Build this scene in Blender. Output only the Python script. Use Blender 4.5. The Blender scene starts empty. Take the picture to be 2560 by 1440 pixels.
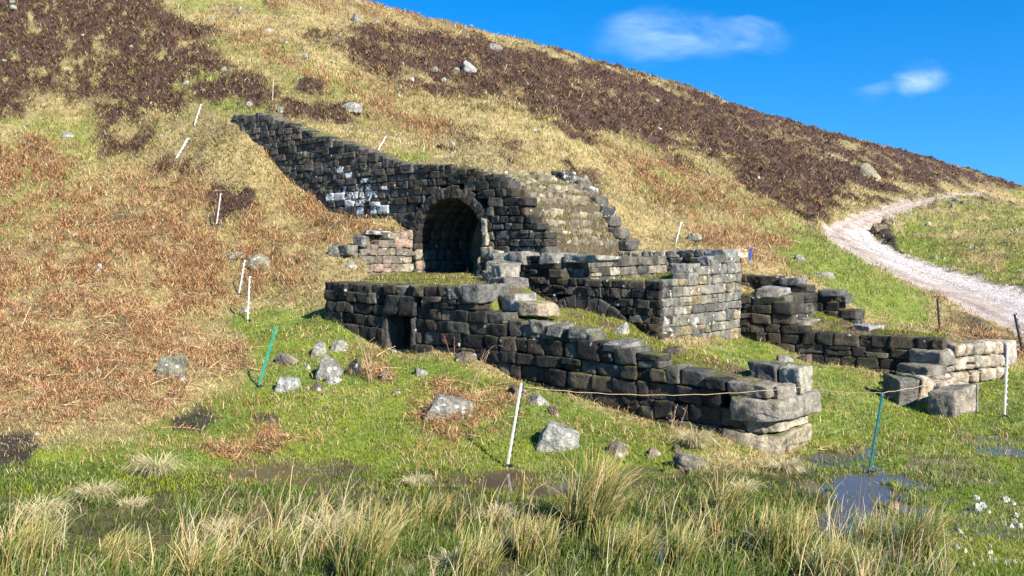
import bpy, math, random
import numpy as np
R = math.radians
rng = np.random.default_rng(7)
random.seed(7)
sc = bpy.context.scene
COL = sc.collection
SKZ, SKS, SKV, SKH = .16, 1.43, 1.33, .503
# ------------------------------------------------------------------ camera, sky, sun, exposure
F, HY, CZ = 2200.0, 640.0, 1.9            # focal length in photo pixels, horizon row, eye height
cam_d = bpy.data.cameras.new('camera'); cam = bpy.data.objects.new('camera', cam_d); COL.objects.link(cam)
cam.location = (0, 0, CZ); cam.rotation_euler = (R(90), 0, 0)
cam_d.sensor_width = 36; cam_d.lens = 36 * F / 2560; cam_d.shift_y = -(720 - HY) / 2560
cam_d.clip_start = .05; cam_d.clip_end = 3000
sc.camera = cam
SUN_EL = 33.0
sdir = np.array([.62, -.78]); sdir /= np.linalg.norm(sdir)
w = bpy.data.worlds.new('World'); sc.world = w; w.use_nodes = True
wt = w.node_tree; wt.nodes.clear()
def N(nt, typ, **kw):
    n = nt.nodes.new(typ)
    for k, v in kw.items():
        if k == 'op': n.operation = v
        elif hasattr(n, k): setattr(n, k, v)
    return n
wo = N(wt, 'ShaderNodeOutputWorld'); bg = N(wt, 'ShaderNodeBackground'); bg.inputs[1].default_value = .085
sky = N(wt, 'ShaderNodeTexSky'); sky.sky_type = 'NISHITA'; sky.sun_disc = False
sky.sun_elevation = R(SUN_EL); sky.sun_rotation = math.atan2(sdir[0], sdir[1])
sky.altitude = 300; sky.air_density = 1.0; sky.dust_density = .0; sky.ozone_density = 3.0
hs = N(wt, 'ShaderNodeHueSaturation'); hs.inputs['Saturation'].default_value = SKS; hs.inputs['Value'].default_value = SKV; hs.inputs['Hue'].default_value = SKH
wt.links.new(sky.outputs[0], hs.inputs['Color'])
tcs = N(wt, 'ShaderNodeTexCoord'); vadd = N(wt, 'ShaderNodeVectorMath', op='ADD'); vadd.inputs[1].default_value = (0, 0, SKZ); wt.links.new(tcs.outputs['Generated'], vadd.inputs[0])
vnrm = N(wt, 'ShaderNodeVectorMath', op='NORMALIZE'); wt.links.new(vadd.outputs[0], vnrm.inputs[0]); wt.links.new(vnrm.outputs[0], sky.inputs['Vector'])
tcw = N(wt, 'ShaderNodeTexCoord')
def cloud(prev, px, py, sx, sy, rot, strength, seed):
    d = np.array([(px - 1280) / F, 1.0, (HY - py) / F]); 
    m = N(wt, 'ShaderNodeMapping'); m.vector_type = 'POINT'
    # divide by the forward component to get a flat tangent patch of sky round the cloud
    sp = N(wt, 'ShaderNodeSeparateXYZ'); wt.links.new(tcw.outputs['Generated'], sp.inputs[0])
    dx = N(wt, 'ShaderNodeMath', op='DIVIDE'); wt.links.new(sp.outputs[0], dx.inputs[0]); wt.links.new(sp.outputs[1], dx.inputs[1])
    dz = N(wt, 'ShaderNodeMath', op='DIVIDE'); wt.links.new(sp.outputs[2], dz.inputs[0]); wt.links.new(sp.outputs[1], dz.inputs[1])
    cb = N(wt, 'ShaderNodeCombineXYZ'); wt.links.new(dx.outputs[0], cb.inputs[0]); wt.links.new(dz.outputs[0], cb.inputs[1])
    nz = N(wt, 'ShaderNodeTexNoise'); nz.inputs['Scale'].default_value = 9; nz.inputs['Detail'].default_value = 5; nz.inputs['Roughness'].default_value = .55
    mp0 = N(wt, 'ShaderNodeMapping'); mp0.inputs['Location'].default_value = (seed, seed * .7, 0); mp0.inputs['Rotation'].default_value = (0, 0, rot); mp0.inputs['Scale'].default_value = (.7, 1.8, 1)
    wt.links.new(cb.outputs[0], mp0.inputs[0]); wt.links.new(mp0.outputs[0], nz.inputs['Vector'])
    wv = N(wt, 'ShaderNodeVectorMath', op='SCALE'); wv.inputs['Scale'].default_value = .075; wt.links.new(nz.outputs['Color'], wv.inputs[0])
    ad = N(wt, 'ShaderNodeVectorMath', op='ADD'); wt.links.new(cb.outputs[0], ad.inputs[0]); wt.links.new(wv.outputs[0], ad.inputs[1])
    sb = N(wt, 'ShaderNodeVectorMath', op='SUBTRACT'); wt.links.new(ad.outputs[0], sb.inputs[0]); sb.inputs[1].default_value = (d[0] + .0375, d[2] + .0375, 0)
    m.inputs['Rotation'].default_value = (0, 0, rot); wt.links.new(sb.outputs[0], m.inputs[0])
    m2 = N(wt, 'ShaderNodeVectorMath', op='MULTIPLY'); wt.links.new(m.outputs[0], m2.inputs[0]); m2.inputs[1].default_value = (F / sx, F / sy, 0)
    ln = N(wt, 'ShaderNodeVectorMath', op='LENGTH'); wt.links.new(m2.outputs[0], ln.inputs[0])
    mr = N(wt, 'ShaderNodeMapRange'); mr.interpolation_type = 'SMOOTHSTEP'
    mr.inputs['From Min'].default_value = 1.0; mr.inputs['From Max'].default_value = .0; mr.inputs['To Min'].default_value = 0; mr.inputs['To Max'].default_value = 1
    wt.links.new(ln.outputs['Value'], mr.inputs['Value'])
    pr = N(wt, 'ShaderNodeMath', op='MULTIPLY'); nz2 = N(wt, 'ShaderNodeTexNoise'); nz2.inputs['Scale'].default_value = 16; nz2.inputs['Detail'].default_value = 7; nz2.inputs['Roughness'].default_value = .6; nz2.inputs['Distortion'].default_value = .6
    wt.links.new(mp0.outputs[0], nz2.inputs['Vector']); mr2 = N(wt, 'ShaderNodeMapRange'); mr2.interpolation_type = 'SMOOTHSTEP'; mr2.inputs[1].default_value = .28; mr2.inputs[2].default_value = .78; mr2.inputs[3].default_value = .12; mr2.inputs[4].default_value = 1
    wt.links.new(nz2.outputs['Fac'], mr2.inputs[0]); wt.links.new(mr.outputs[0], pr.inputs[0]); wt.links.new(mr2.outputs[0], pr.inputs[1])
    p2 = N(wt, 'ShaderNodeMath', op='MULTIPLY'); wt.links.new(pr.outputs[0], p2.inputs[0]); p2.inputs[1].default_value = strength
    g = N(wt, 'ShaderNodeMath', op='GREATER_THAN'); wt.links.new(sp.outputs[1], g.inputs[0]); g.inputs[1].default_value = .05
    p3 = N(wt, 'ShaderNodeMath', op='MULTIPLY', use_clamp=True); wt.links.new(p2.outputs[0], p3.inputs[0]); wt.links.new(g.outputs[0], p3.inputs[1])
    mx = N(wt, 'ShaderNodeMix', data_type='RGBA'); wt.links.new(p3.outputs[0], mx.inputs[0]); wt.links.new(prev, mx.inputs[6]); mx.inputs[7].default_value = (6.2, 7.6, 8.6, 1)
    return mx.outputs[2]
c = hs.outputs[0]
c = cloud(c, 1660, 95, 200, 90, R(4), .5, 3.1)
c = cloud(c, 1860, 88, 130, 34, R(14), .26, 8.4)
c = cloud(c, 2285, 205, 85, 62, R(-10), .6, 5.2)
c = cloud(c, 2190, 232, 80, 34, R(-5), .2, 1.7)
wt.links.new(c, bg.inputs[0]); wt.links.new(bg.outputs[0], wo.inputs[0])
sun_d = bpy.data.lights.new('sun', 'SUN'); sun = bpy.data.objects.new('sun', sun_d); COL.objects.link(sun)
sun_d.energy = 5.0; sun_d.angle = R(.5); sun_d.color = (1, .955, .88)
sun.rotation_euler = (R(90 - SUN_EL), 0, math.atan2(sdir[0], -sdir[1]))
sc.view_settings.view_transform = 'Standard'; sc.view_settings.look = 'None'
sc.view_settings.exposure = 1.15; sc.view_settings.gamma = 1
sc.render.engine = 'CYCLES'
# ------------------------------------------------------------------ noise and mesh helpers
def _h(ix, iy, iz):
    n = (ix.astype(np.int64) * 73856093) ^ (iy.astype(np.int64) * 19349663) ^ (iz.astype(np.int64) * 83492791)
    n = (n ^ (n >> 13)) * 1274126177
    n = (n ^ (n >> 16)) & 0xffffff
    return n / float(0xffffff)
def vnoise(x, y, z=0.0):
    x = np.asarray(x, float); y = np.asarray(y, float); z = np.zeros_like(x) + z
    ix, iy, iz = np.floor(x).astype(int), np.floor(y).astype(int), np.floor(z).astype(int)
    fx, fy, fz = x - ix, y - iy, z - iz
    fx, fy, fz = [f * f * (3 - 2 * f) for f in (fx, fy, fz)]
    r = 0
    for a in (0, 1):
        wa = fx if a else 1 - fx
        for b in (0, 1):
            wb = fy if b else 1 - fy
            for c_ in (0, 1):
                wc = fz if c_ else 1 - fz
                r = r + wa * wb * wc * _h(ix + a, iy + b, iz + c_)
    return r * 2 - 1
def fbm(x, y, z=0.0, o=4, g=.5):
    r, a, s = 0, 1.0, 0
    for k in range(o):
        r = r + a * vnoise(x * 2 ** k + 17.3 * k, y * 2 ** k - 9.1 * k, z * 2 ** k + 3.7 * k); s += a; a *= g
    return r / s
def sst(a, b, x):
    t = np.clip((x - a) / (b - a), 0, 1); return t * t * (3 - 2 * t)
def tag(o, label=None, cat=None, group=None, kind=None):
    for k, v in (('label', label), ('category', cat), ('group', group), ('kind', kind)):
        if v: o[k] = v
    return o
def mesh_np(name, V, Fs, mat, parent=None, cols=None, smooth=True, origin=None, fcols=None):
    """V (n,3); Fs (m,k) or list of such; cols (n,4) point colours"""
    me = bpy.data.meshes.new(name)
    V = np.asarray(V, np.float32)
    if origin is not None: V = V - np.asarray(origin, np.float32)
    if not isinstance(Fs, list): Fs = [Fs]
    Fs = [np.asarray(f, np.int32) for f in Fs if len(f)]
    me.vertices.add(len(V)); me.vertices.foreach_set('co', V.ravel())
    tot = sum(f.size for f in Fs); npoly = sum(len(f) for f in Fs)
    me.loops.add(tot); me.loops.foreach_set('vertex_index', np.concatenate([f.ravel() for f in Fs]))
    me.polygons.add(npoly)
    ls = []; p = 0
    for f in Fs:
        ls.append(p + np.arange(len(f)) * f.shape[1]); p += f.size
    me.polygons.foreach_set('loop_start', np.concatenate(ls).astype(np.int32))
    me.polygons.foreach_set('use_smooth', np.full(npoly, smooth))
    me.update(calc_edges=True)
    if cols is not None:
        a = me.color_attributes.new('Col', 'FLOAT_COLOR', 'POINT'); a.data.foreach_set('color', np.asarray(cols, np.float32).ravel())
    me.materials.append(mat)
    o = bpy.data.objects.new(name, me); COL.objects.link(o)
    if parent is not None: o.parent = parent
    elif origin is not None: o.location = origin
    return o
def empty(name, loc, label=None, cat=None, group=None, kind=None):
    o = bpy.data.objects.new(name, None); COL.objects.link(o); o.location = loc; o.empty_display_size = .1
    return tag(o, label, cat, group, kind)
# ------------------------------------------------------------------ materials
def mat_new(name):
    m = bpy.data.materials.new(name); m.use_nodes = True; nt = m.node_tree; nt.nodes.clear()
    out = N(nt, 'ShaderNodeOutputMaterial'); return m, nt, out
def noise_node(nt, vec, scale, detail=4, rough=.6):
    n = N(nt, 'ShaderNodeTexNoise'); n.inputs['Scale'].default_value = scale; n.inputs['Detail'].default_value = detail; n.inputs['Roughness'].default_value = rough
    nt.links.new(vec, n.inputs['Vector']); return n
def maprange(nt, v, a, b, c_, d):
    m = N(nt, 'ShaderNodeMapRange'); m.inputs[1].default_value = a; m.inputs[2].default_value = b; m.inputs[3].default_value = c_; m.inputs[4].default_value = d
    nt.links.new(v, m.inputs[0]); return m.outputs[0]
def mathn(nt, op, a, b):
    m = N(nt, 'ShaderNodeMath', op=op)
    for i, v in enumerate((a, b)):
        if isinstance(v, (int, float)): m.inputs[i].default_value = v
        else: nt.links.new(v, m.inputs[i])
    return m.outputs[0]
def mixc(nt, f, a, b, mode='MIX'):
    m = N(nt, 'ShaderNodeMix', data_type='RGBA'); m.blend_type = mode
    for i, v in ((0, f), (6, a), (7, b)):
        if isinstance(v, (int, float)): m.inputs[i].default_value = v
        elif isinstance(v, tuple): m.inputs[i].default_value = v
        else: nt.links.new(v, m.inputs[i])
    return m.outputs[2]
def stone_mat(name, moss=.5, lichen=.5, bump=.9):
    m, nt, out = mat_new(name)
    tc = N(nt, 'ShaderNodeTexCoord'); ob = tc.outputs['Object']
    at = N(nt, 'ShaderNodeAttribute'); at.attribute_name = 'Col'
    n1 = noise_node(nt, ob, 9, 6, .65); n2 = noise_node(nt, ob, 38, 5, .7); n3 = noise_node(nt, ob, 3.0, 3)
    col = mixc(nt, 1.0, at.outputs['Color'], maprange(nt, n1.outputs[0], .3, .72, .35, 1.75), 'MULTIPLY')
    col = mixc(nt, 1.0, col, maprange(nt, n2.outputs[0], .3, .7, .6, 1.4), 'MULTIPLY')
    ms = N(nt, 'ShaderNodeMapping'); ms.inputs['Scale'].default_value = (16, 16, 2.2); nt.links.new(ob, ms.inputs[0]); ns_ = noise_node(nt, ms.outputs[0], 1.6, 4, .7)
    col = mixc(nt, maprange(nt, ns_.outputs[0], .60, .74, 0, .55), col, (.17, .15, .11, 1))
    # crustose lichen: pale round blotches
    vo = N(nt, 'ShaderNodeTexVoronoi'); vo.inputs['Scale'].default_value = 15; vo.inputs['Randomness'].default_value = 1
    wv = N(nt, 'ShaderNodeVectorMath', op='SCALE'); wv.inputs['Scale'].default_value = .06; nt.links.new(n2.outputs['Color'], wv.inputs[0])
    av = N(nt, 'ShaderNodeVectorMath', op='ADD'); nt.links.new(ob, av.inputs[0]); nt.links.new(wv.outputs[0], av.inputs[1]); nt.links.new(av.outputs[0], vo.inputs['Vector'])
    sp = N(nt, 'ShaderNodeSeparateColor'); nt.links.new(vo.outputs['Color'], sp.inputs[0])
    blot = mathn(nt, 'MULTIPLY', maprange(nt, vo.outputs['Distance'], .28, .36, 1, 0), mathn(nt, 'LESS_THAN', sp.outputs[0], .12 * lichen * 2))
    thr = mathn(nt, 'SUBTRACT', .80, mathn(nt, 'MULTIPLY', at.outputs['Alpha'], .42))
    big = mathn(nt, 'MULTIPLY', mathn(nt, 'GREATER_THAN', at.outputs['Alpha'], .02), mathn(nt, 'MULTIPLY', mathn(nt, 'SUBTRACT', n1.outputs[0], thr), 14.0))
    lf = mathn(nt, 'MAXIMUM', mathn(nt, 'MULTIPLY', blot, .75), big)
    lc = N(nt, 'ShaderNodeClamp'); lc.inputs['Max'].default_value = .92; nt.links.new(lf, lc.inputs[0])
    col = mixc(nt, lc.outputs[0], col, (.66, .65, .59, 1))
    # moss where stones face up, in patches
    ge = N(nt, 'ShaderNodeNewGeometry'); sx = N(nt, 'ShaderNodeSeparateXYZ'); nt.links.new(ge.outputs['Normal'], sx.inputs[0])
    mo = mathn(nt, 'MULTIPLY', maprange(nt, sx.outputs[2], .2, .8, 0, 1), maprange(nt, n3.outputs[0], .55 - .1 * moss, .62, 0, 1))
    mo2 = mathn(nt, 'MULTIPLY', maprange(nt, noise_node(nt, ob, 5, 4).outputs[0], .64, .72, 0, .6), moss)
    mo = mathn(nt, 'MULTIPLY', mathn(nt, 'MAXIMUM', mo, mo2), min(1.0, moss * 1.5))
    col = mixc(nt, mo, col, mixc(nt, n2.outputs[0], (.05, .06, .012, 1), (.17, .17, .03, 1)))
    b = N(nt, 'ShaderNodeBsdfPrincipled'); nt.links.new(col, b.inputs['Base Color']); b.inputs['Roughness'].default_value = .85
    b.inputs['Specular IOR Level'].default_value = .3
    bp = N(nt, 'ShaderNodeBump'); bp.inputs['Strength'].default_value = bump; bp.inputs['Distance'].default_value = .05
    hgt = mathn(nt, 'ADD', n1.outputs[0], mathn(nt, 'MULTIPLY', n2.outputs[0], .45)); nt.links.new(hgt, bp.inputs['Height']); nt.links.new(bp.outputs[0], b.inputs['Normal'])
    nt.links.new(b.outputs[0], out.inputs[0]); return m
def ground_mat(name, bump=.8):
    m, nt, out = mat_new(name)
    tc = N(nt, 'ShaderNodeTexCoord'); ob = tc.outputs['Object']
    at = N(nt, 'ShaderNodeAttribute'); at.attribute_name = 'Col'
    n1 = noise_node(nt, ob, 2.2, 8, .7); n2 = noise_node(nt, ob, 22, 5, .75)
    col = mixc(nt, 1.0, at.outputs['Color'], maprange(nt, n1.outputs[0], .3, .7, .6, 1.35), 'MULTIPLY')
    col = mixc(nt, 1.0, col, maprange(nt, n2.outputs[0], .3, .7, .55, 1.4), 'MULTIPLY')
    b = N(nt, 'ShaderNodeBsdfPrincipled'); nt.links.new(col, b.inputs['Base Color']); b.inputs['Roughness'].default_value = .95; b.inputs['Specular IOR Level'].default_value = .15
    bp = N(nt, 'ShaderNodeBump'); bp.inputs['Strength'].default_value = bump; bp.inputs['Distance'].default_value = .05
    nt.links.new(mathn(nt, 'ADD', n1.outputs[0], mathn(nt, 'MULTIPLY', n2.outputs[0], .35)), bp.inputs['Height']); nt.links.new(bp.outputs[0], b.inputs['Normal'])
    nt.links.new(b.outputs[0], out.inputs[0]); return m
def blade_mat(name, trans=.3):
    m, nt, out = mat_new(name)
    at = N(nt, 'ShaderNodeAttribute'); at.attribute_name = 'Col'
    d = N(nt, 'ShaderNodeBsdfDiffuse'); t = N(nt, 'ShaderNodeBsdfTranslucent'); mx = N(nt, 'ShaderNodeMixShader'); mx.inputs[0].default_value = trans
    nt.links.new(at.outputs['Color'], d.inputs[0]); nt.links.new(at.outputs['Color'], t.inputs[0])
    nt.links.new(d.outputs[0], mx.inputs[1]); nt.links.new(t.outputs[0], mx.inputs[2]); nt.links.new(mx.outputs[0], out.inputs[0]); return m
def plain_mat(name, col, rough=.5, col2=None, spec=.5, scale=30):
    m, nt, out = mat_new(name)
    tc = N(nt, 'ShaderNodeTexCoord'); n = noise_node(nt, tc.outputs['Object'], scale, 4)
    b = N(nt, 'ShaderNodeBsdfPrincipled'); c2 = col2 or tuple(x * .6 for x in col)
    nt.links.new(mixc(nt, maprange(nt, n.outputs[0], .4, .7, 0, 1), (*col, 1), (*c2, 1)), b.inputs['Base Color'])
    b.inputs['Roughness'].default_value = rough; b.inputs['Specular IOR Level'].default_value = spec
    nt.links.new(b.outputs[0], out.inputs[0]); return m
M_ST = stone_mat('sandstone_masonry', .6, .1, .95)
M_ROCK = stone_mat('lichened_boulder', .35, .8, .9)
M_PALE = stone_mat('pale_mortared_stone', .45, .3, .8)
M_GR = ground_mat('hill_ground')
M_BL = blade_mat('leaf_blades', .3)
M_BR = blade_mat('dead_bracken', .15)
M_WHITE = plain_mat('white_plastic', (.66, .66, .64), .45, (.42, .4, .36))
M_GREEN = plain_mat('green_plastic', (.03, .32, .22), .4, (.02, .2, .15))
M_TEAL = plain_mat('dark_teal_plastic', (.015, .14, .13), .4)
M_BLACK = plain_mat('black_plastic', (.012, .012, .014), .4)
M_BLUE = plain_mat('blue_plastic', (.03, .08, .4), .4)
M_WOOD = plain_mat('weathered_cane', (.5, .4, .26), .8)
M_CORD = plain_mat('hemp_cord', (.52, .36, .2), .9)
# ------------------------------------------------------------------ frame of the ruin: t runs along the long walls (left and away), s runs into the hill
C1 = np.array([2.458, 8.28]); A = np.array([-.734, .679]); B = np.array([.679, .734])
def P(t, s): return C1[0] + t * A[0] + s * B[0], C1[1] + t * A[1] + s * B[1]
def TS(X, Y): return (X - C1[0]) * A[0] + (Y - C1[1]) * A[1], (X - C1[0]) * B[0] + (Y - C1[1]) * B[1]
def t_at(px, s):
    u = (px - 1280) / F; x0, y0 = P(0, s); return (x0 - u * y0) / (u * A[1] - A[0])
def unp(px, py, Y): return ((px - 1280) / F * Y, Y, CZ + (HY - py) / F * Y)
# ------------------------------------------------------------------ terrain: heights measured at control points, thin-plate spline between
W3S = 3.3
shared, front, back = [], [], []
def add(L, rows):
    for r in rows: L.append(r)
for px, sh in ((-900, .95), (-300, 1.0), (0, 1), (330, 1)):
    add(shared, [(px, HY + F * (CZ - z) / Y, Y) for z, Y in ((.02, 4.2), (.02, 5.2), (.02, 7.0), (.07, 8.3))])
    add(shared, [(px, 1010, 10.1 * sh), (px, 800, 13.3 * sh), (px, 600, 17 * sh), (px, 400, 21.5 * sh), (px, 200, 27.5 * sh), (px, 0, 36 * sh), (px, -160, 48 * sh)])
for px in (640, 900, 1280, 1700, 2000, 2300, 2560, 3200):
    add(shared, [(px, HY + F * (CZ - z) / Y, Y) for z, Y in ((.0, 4.2), (.0, 5.2), (.0, 6.3), (0, 7.0))])
add(shared, [(640, 1190, 7.7), (640, 970, 10.6), (625, 805, 14.0), (600, 740, 15.2), (560, 600, 17.3), (545, 566, 17.9), (480, 400, 20.7), (520, 300, 22.2), (560, 200, 26), (600, 100, 32), (620, 0, 39)])
add(shared, [(900, 1180, 7.8), (900, 1060, 9.3), (820, 950, 10.6), (760, 800, 13.6), (1100, 1150, 7.9), (1180, 1060, 8.9), (1268, 1172, 7.86), (1390, 1120, 8.3), (1500, 1130, 8.1), (1560, 1170, 7.85), (1700, 1130, 8.1)])
add(shared, [(2030, 1150, 8.2), (2175, 1185, 7.67), (2100, 1120, 8.7), (2300, 1100, 9.0), (2512, 1045, 10.2), (2500, 1150, 8.2), (2400, 1050, 10.1), (2250, 1050, 10.15), (2700, 1050, 10.0), (3200, 1040, 10.3), (3200, 900, 13)])
# foot of the front wall
for px, py in ((815, 800), (870, 815), (960, 872), (1080, 876), (1200, 905), (1300, 952), (1480, 1002), (1640, 1058), (1800, 1092), (1933, 1145)):
    t = t_at(px, -.02); add(shared, [(px, py, P(t, -.02)[1])])
# left of the front wall, up to the side wall
add(front, [(780, 740, 14.4), (800, 690, 15.1), (860, 660, 15.6), (760, 600, 17.0), (880, 600, 16.4)])
# foot of the arch wall
for px, py in ((580, 312), (640, 360), (700, 430), (760, 482), (850, 536), (950, 548), (1010, 575)):
    t = t_at(px, W3S - .05); add(front, [(px, py, P(t, W3S - .05)[1])])
for t, z in ((8.9, 1.9), (7.5, 1.6), (6, 1.6), (5, 1.6)):
    X, Y = P(t, 3.2); front.append((1280 + F * X / Y, HY + F * (CZ - z) / Y, Y))
# court between the front wall and the far wall, and far right
add(shared, [(1850, 850, 13.4), (1900, 882, 12.7), (2000, 925, 11.4), (2060, 965, 10.6), (2150, 1010, 10.2), (2060, 905, 12.9), (2200, 945, 12.1), (2160, 980, 10.9), (2330, 1000, 11.2), (2400, 995, 11.2), (2520, 950, 12.3)])
add(shared, [(2300, 838, 13.6), (2450, 845, 13.9), (2555, 880, 13.7), (2348, 825, 15.2), (2200, 800, 15.0), (2560, 850, 16), (2450, 790, 18.5), (2330, 730, 20.5), (2200, 670, 22.5), (2090, 610, 25.5), (2560, 730, 21), (2450, 700, 23), (2350, 675, 24.5), (2250, 640, 26.5), (2180, 605, 28.5), (2170, 570, 31), (2210, 545, 34), (2060, 577, 27.5), (2130, 540, 32), (2250, 505, 42), (2380, 487, 56), (2460, 478, 72), (2400, 600, 30.5), (2560, 600, 29), (2560, 520, 44), (2560, 680, 23.5), (2900, 880, 15.5), (2900, 720, 20), (2900, 600, 29), (2400, 540, 40)])
add(shared, [(2350, 990, 11.92), (2430, 972, 12.2), (2500, 953, 12.5), (2530, 946, 12.7)])
# hill behind the ruin
for px, py in ((580, 284), (650, 278), (720, 306), (780, 328), (860, 352), (950, 387), (1000, 402), (1100, 413), (1170, 413)):
    t = t_at(px, W3S + .55); Y = P(t, W3S + .55)[1]; back.append((px, py, Y))
add(back, [(640, 240, 23.5), (780, 270, 22), (780, 200, 26), (780, 100, 33), (780, 0, 41), (950, 330, 21.5), (950, 200, 29), (950, 100, 37), (1160, 370, 19.5), (1160, 270, 26), (1160, 170, 35), (1300, 400, 19), (1400, 430, 18.5), (1400, 330, 24), (1400, 220, 36), (1560, 620, 16.6), (1600, 590, 17.8), (1600, 500, 22.5), (1600, 400, 29.5), (1600, 300, 39), (1790, 628, 16.0), (1700, 600, 18.2), (1800, 500, 25), (1800, 400, 35), (1880, 680, 15.8), (1950, 665, 17.2), (2000, 690, 16.0), (2000, 640, 19.2), (2000, 600, 23), (2000, 500, 31), (2000, 400, 45), (2150, 770, 14.8), (2150, 720, 17.6), (2150, 500, 38), (2300, 440, 60), (2250, 770, 17)])
skyl = [(-900, -470, 60), (-300, -420, 58), (0, -330, 56), (300, -225, 54), (600, -110, 51), (760, -48, 50), (900, 3, 50), (1000, 30, 50), (1200, 78, 50), (1350, 112, 52), (1500, 157, 55), (1700, 212, 58), (1900, 287, 62), (2000, 312, 64), (2150, 354, 68), (2300, 396, 72), (2400, 420, 76), (2480, 442, 80), (2540, 466, 85), (2700, 487, 90), (3200, 520, 90)]
for px, py, Y in skyl:
    shared += [(px, py, Y), (px, py + 45, Y * 1.25), (px, py + 150, Y * 1.8), (px, py + 260, Y * 3.2), (px, py + 330, Y * 5.5)]
class TPS:
    def __init__(s, pts, lam=2e-4):
        p = np.array(pts, float); u = (p[:, 0] - 1280) / F; l = np.log(p[:, 2]); w_ = CZ / p[:, 2] + (HY - p[:, 1]) / F
        s.c = np.stack([u, l], 1); n = len(p)
        K = s.k(np.linalg.norm(s.c[:, None] - s.c[None], axis=2)) + lam * np.eye(n)
        Q = np.hstack([np.ones((n, 1)), s.c]); M = np.block([[K, Q], [Q.T, np.zeros((3, 3))]])
        s.w = np.linalg.solve(M, np.concatenate([w_, np.zeros(3)]))
    @staticmethod
    def k(r): return np.where(r > 1e-9, r * r * np.log(np.maximum(r, 1e-9)), 0)
    def __call__(s, X, Y):
        sh = X.shape; X = X.ravel(); Y = Y.ravel(); u = X / Y; l = np.log(Y); r = s.w[-3] + s.w[-2] * u + s.w[-1] * l
        for i in range(len(s.c)): r = r + s.w[i] * s.k(np.hypot(u - s.c[i, 0], l - s.c[i, 1]))
        return (r * Y).reshape(sh)
TF = TPS(shared + front); TB = TPS(shared + back)
W1T = ([-.1, .3, .416, .848, 1.65, 2.28, 2.97, 3.45, 3.86, 3.89, 7.2], [.60, .62, .66, .76, .92, 1.03, 1.08, 1.16, 1.22, 1.50, 1.50])
W3T = ([5.6, 5.64, 5.86, 6.12, 6.42, 6.9, 7.55, 8.5, 9.36, 9.98, 11.16, 12.3, 13.2, 14.4, 15.6], [1.97, 2.14, 2.43, 2.85, 3.13, 3.32, 3.52, 3.62, 3.72, 3.89, 4.27, 4.58, 4.85, 5.22, 5.32])
W7T = ([-.1, 1.85, 1.88, 2.18, 2.2, 2.24, 2.6, 3.0], [.76, .78, .86, .88, .95, 1.27, 1.29, 1.32])
W6T = ([1.55, 1.7, 1.9, 2.45, 2.8, 3.4, 4.2], [1.02, 1.12, 1.3, 1.38, 1.5, 1.56, 1.8])
W6B = ([0, 1.6, 2.4, 3.4], [.8, .84, 1.05, 1.3])
def w1top(t): return np.interp(t, *W1T)
def w3top(t): return np.interp(t, *W3T)
def w7s(t): return 5.03 - .108 * t
W8A = np.array([5.76, 11.9]); W8D = np.array([1.33, .7]); W8L = float(np.linalg.norm(W8D)); W8D = W8D / W8L; W8N = np.array([W8D[1], -W8D[0]])
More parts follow.
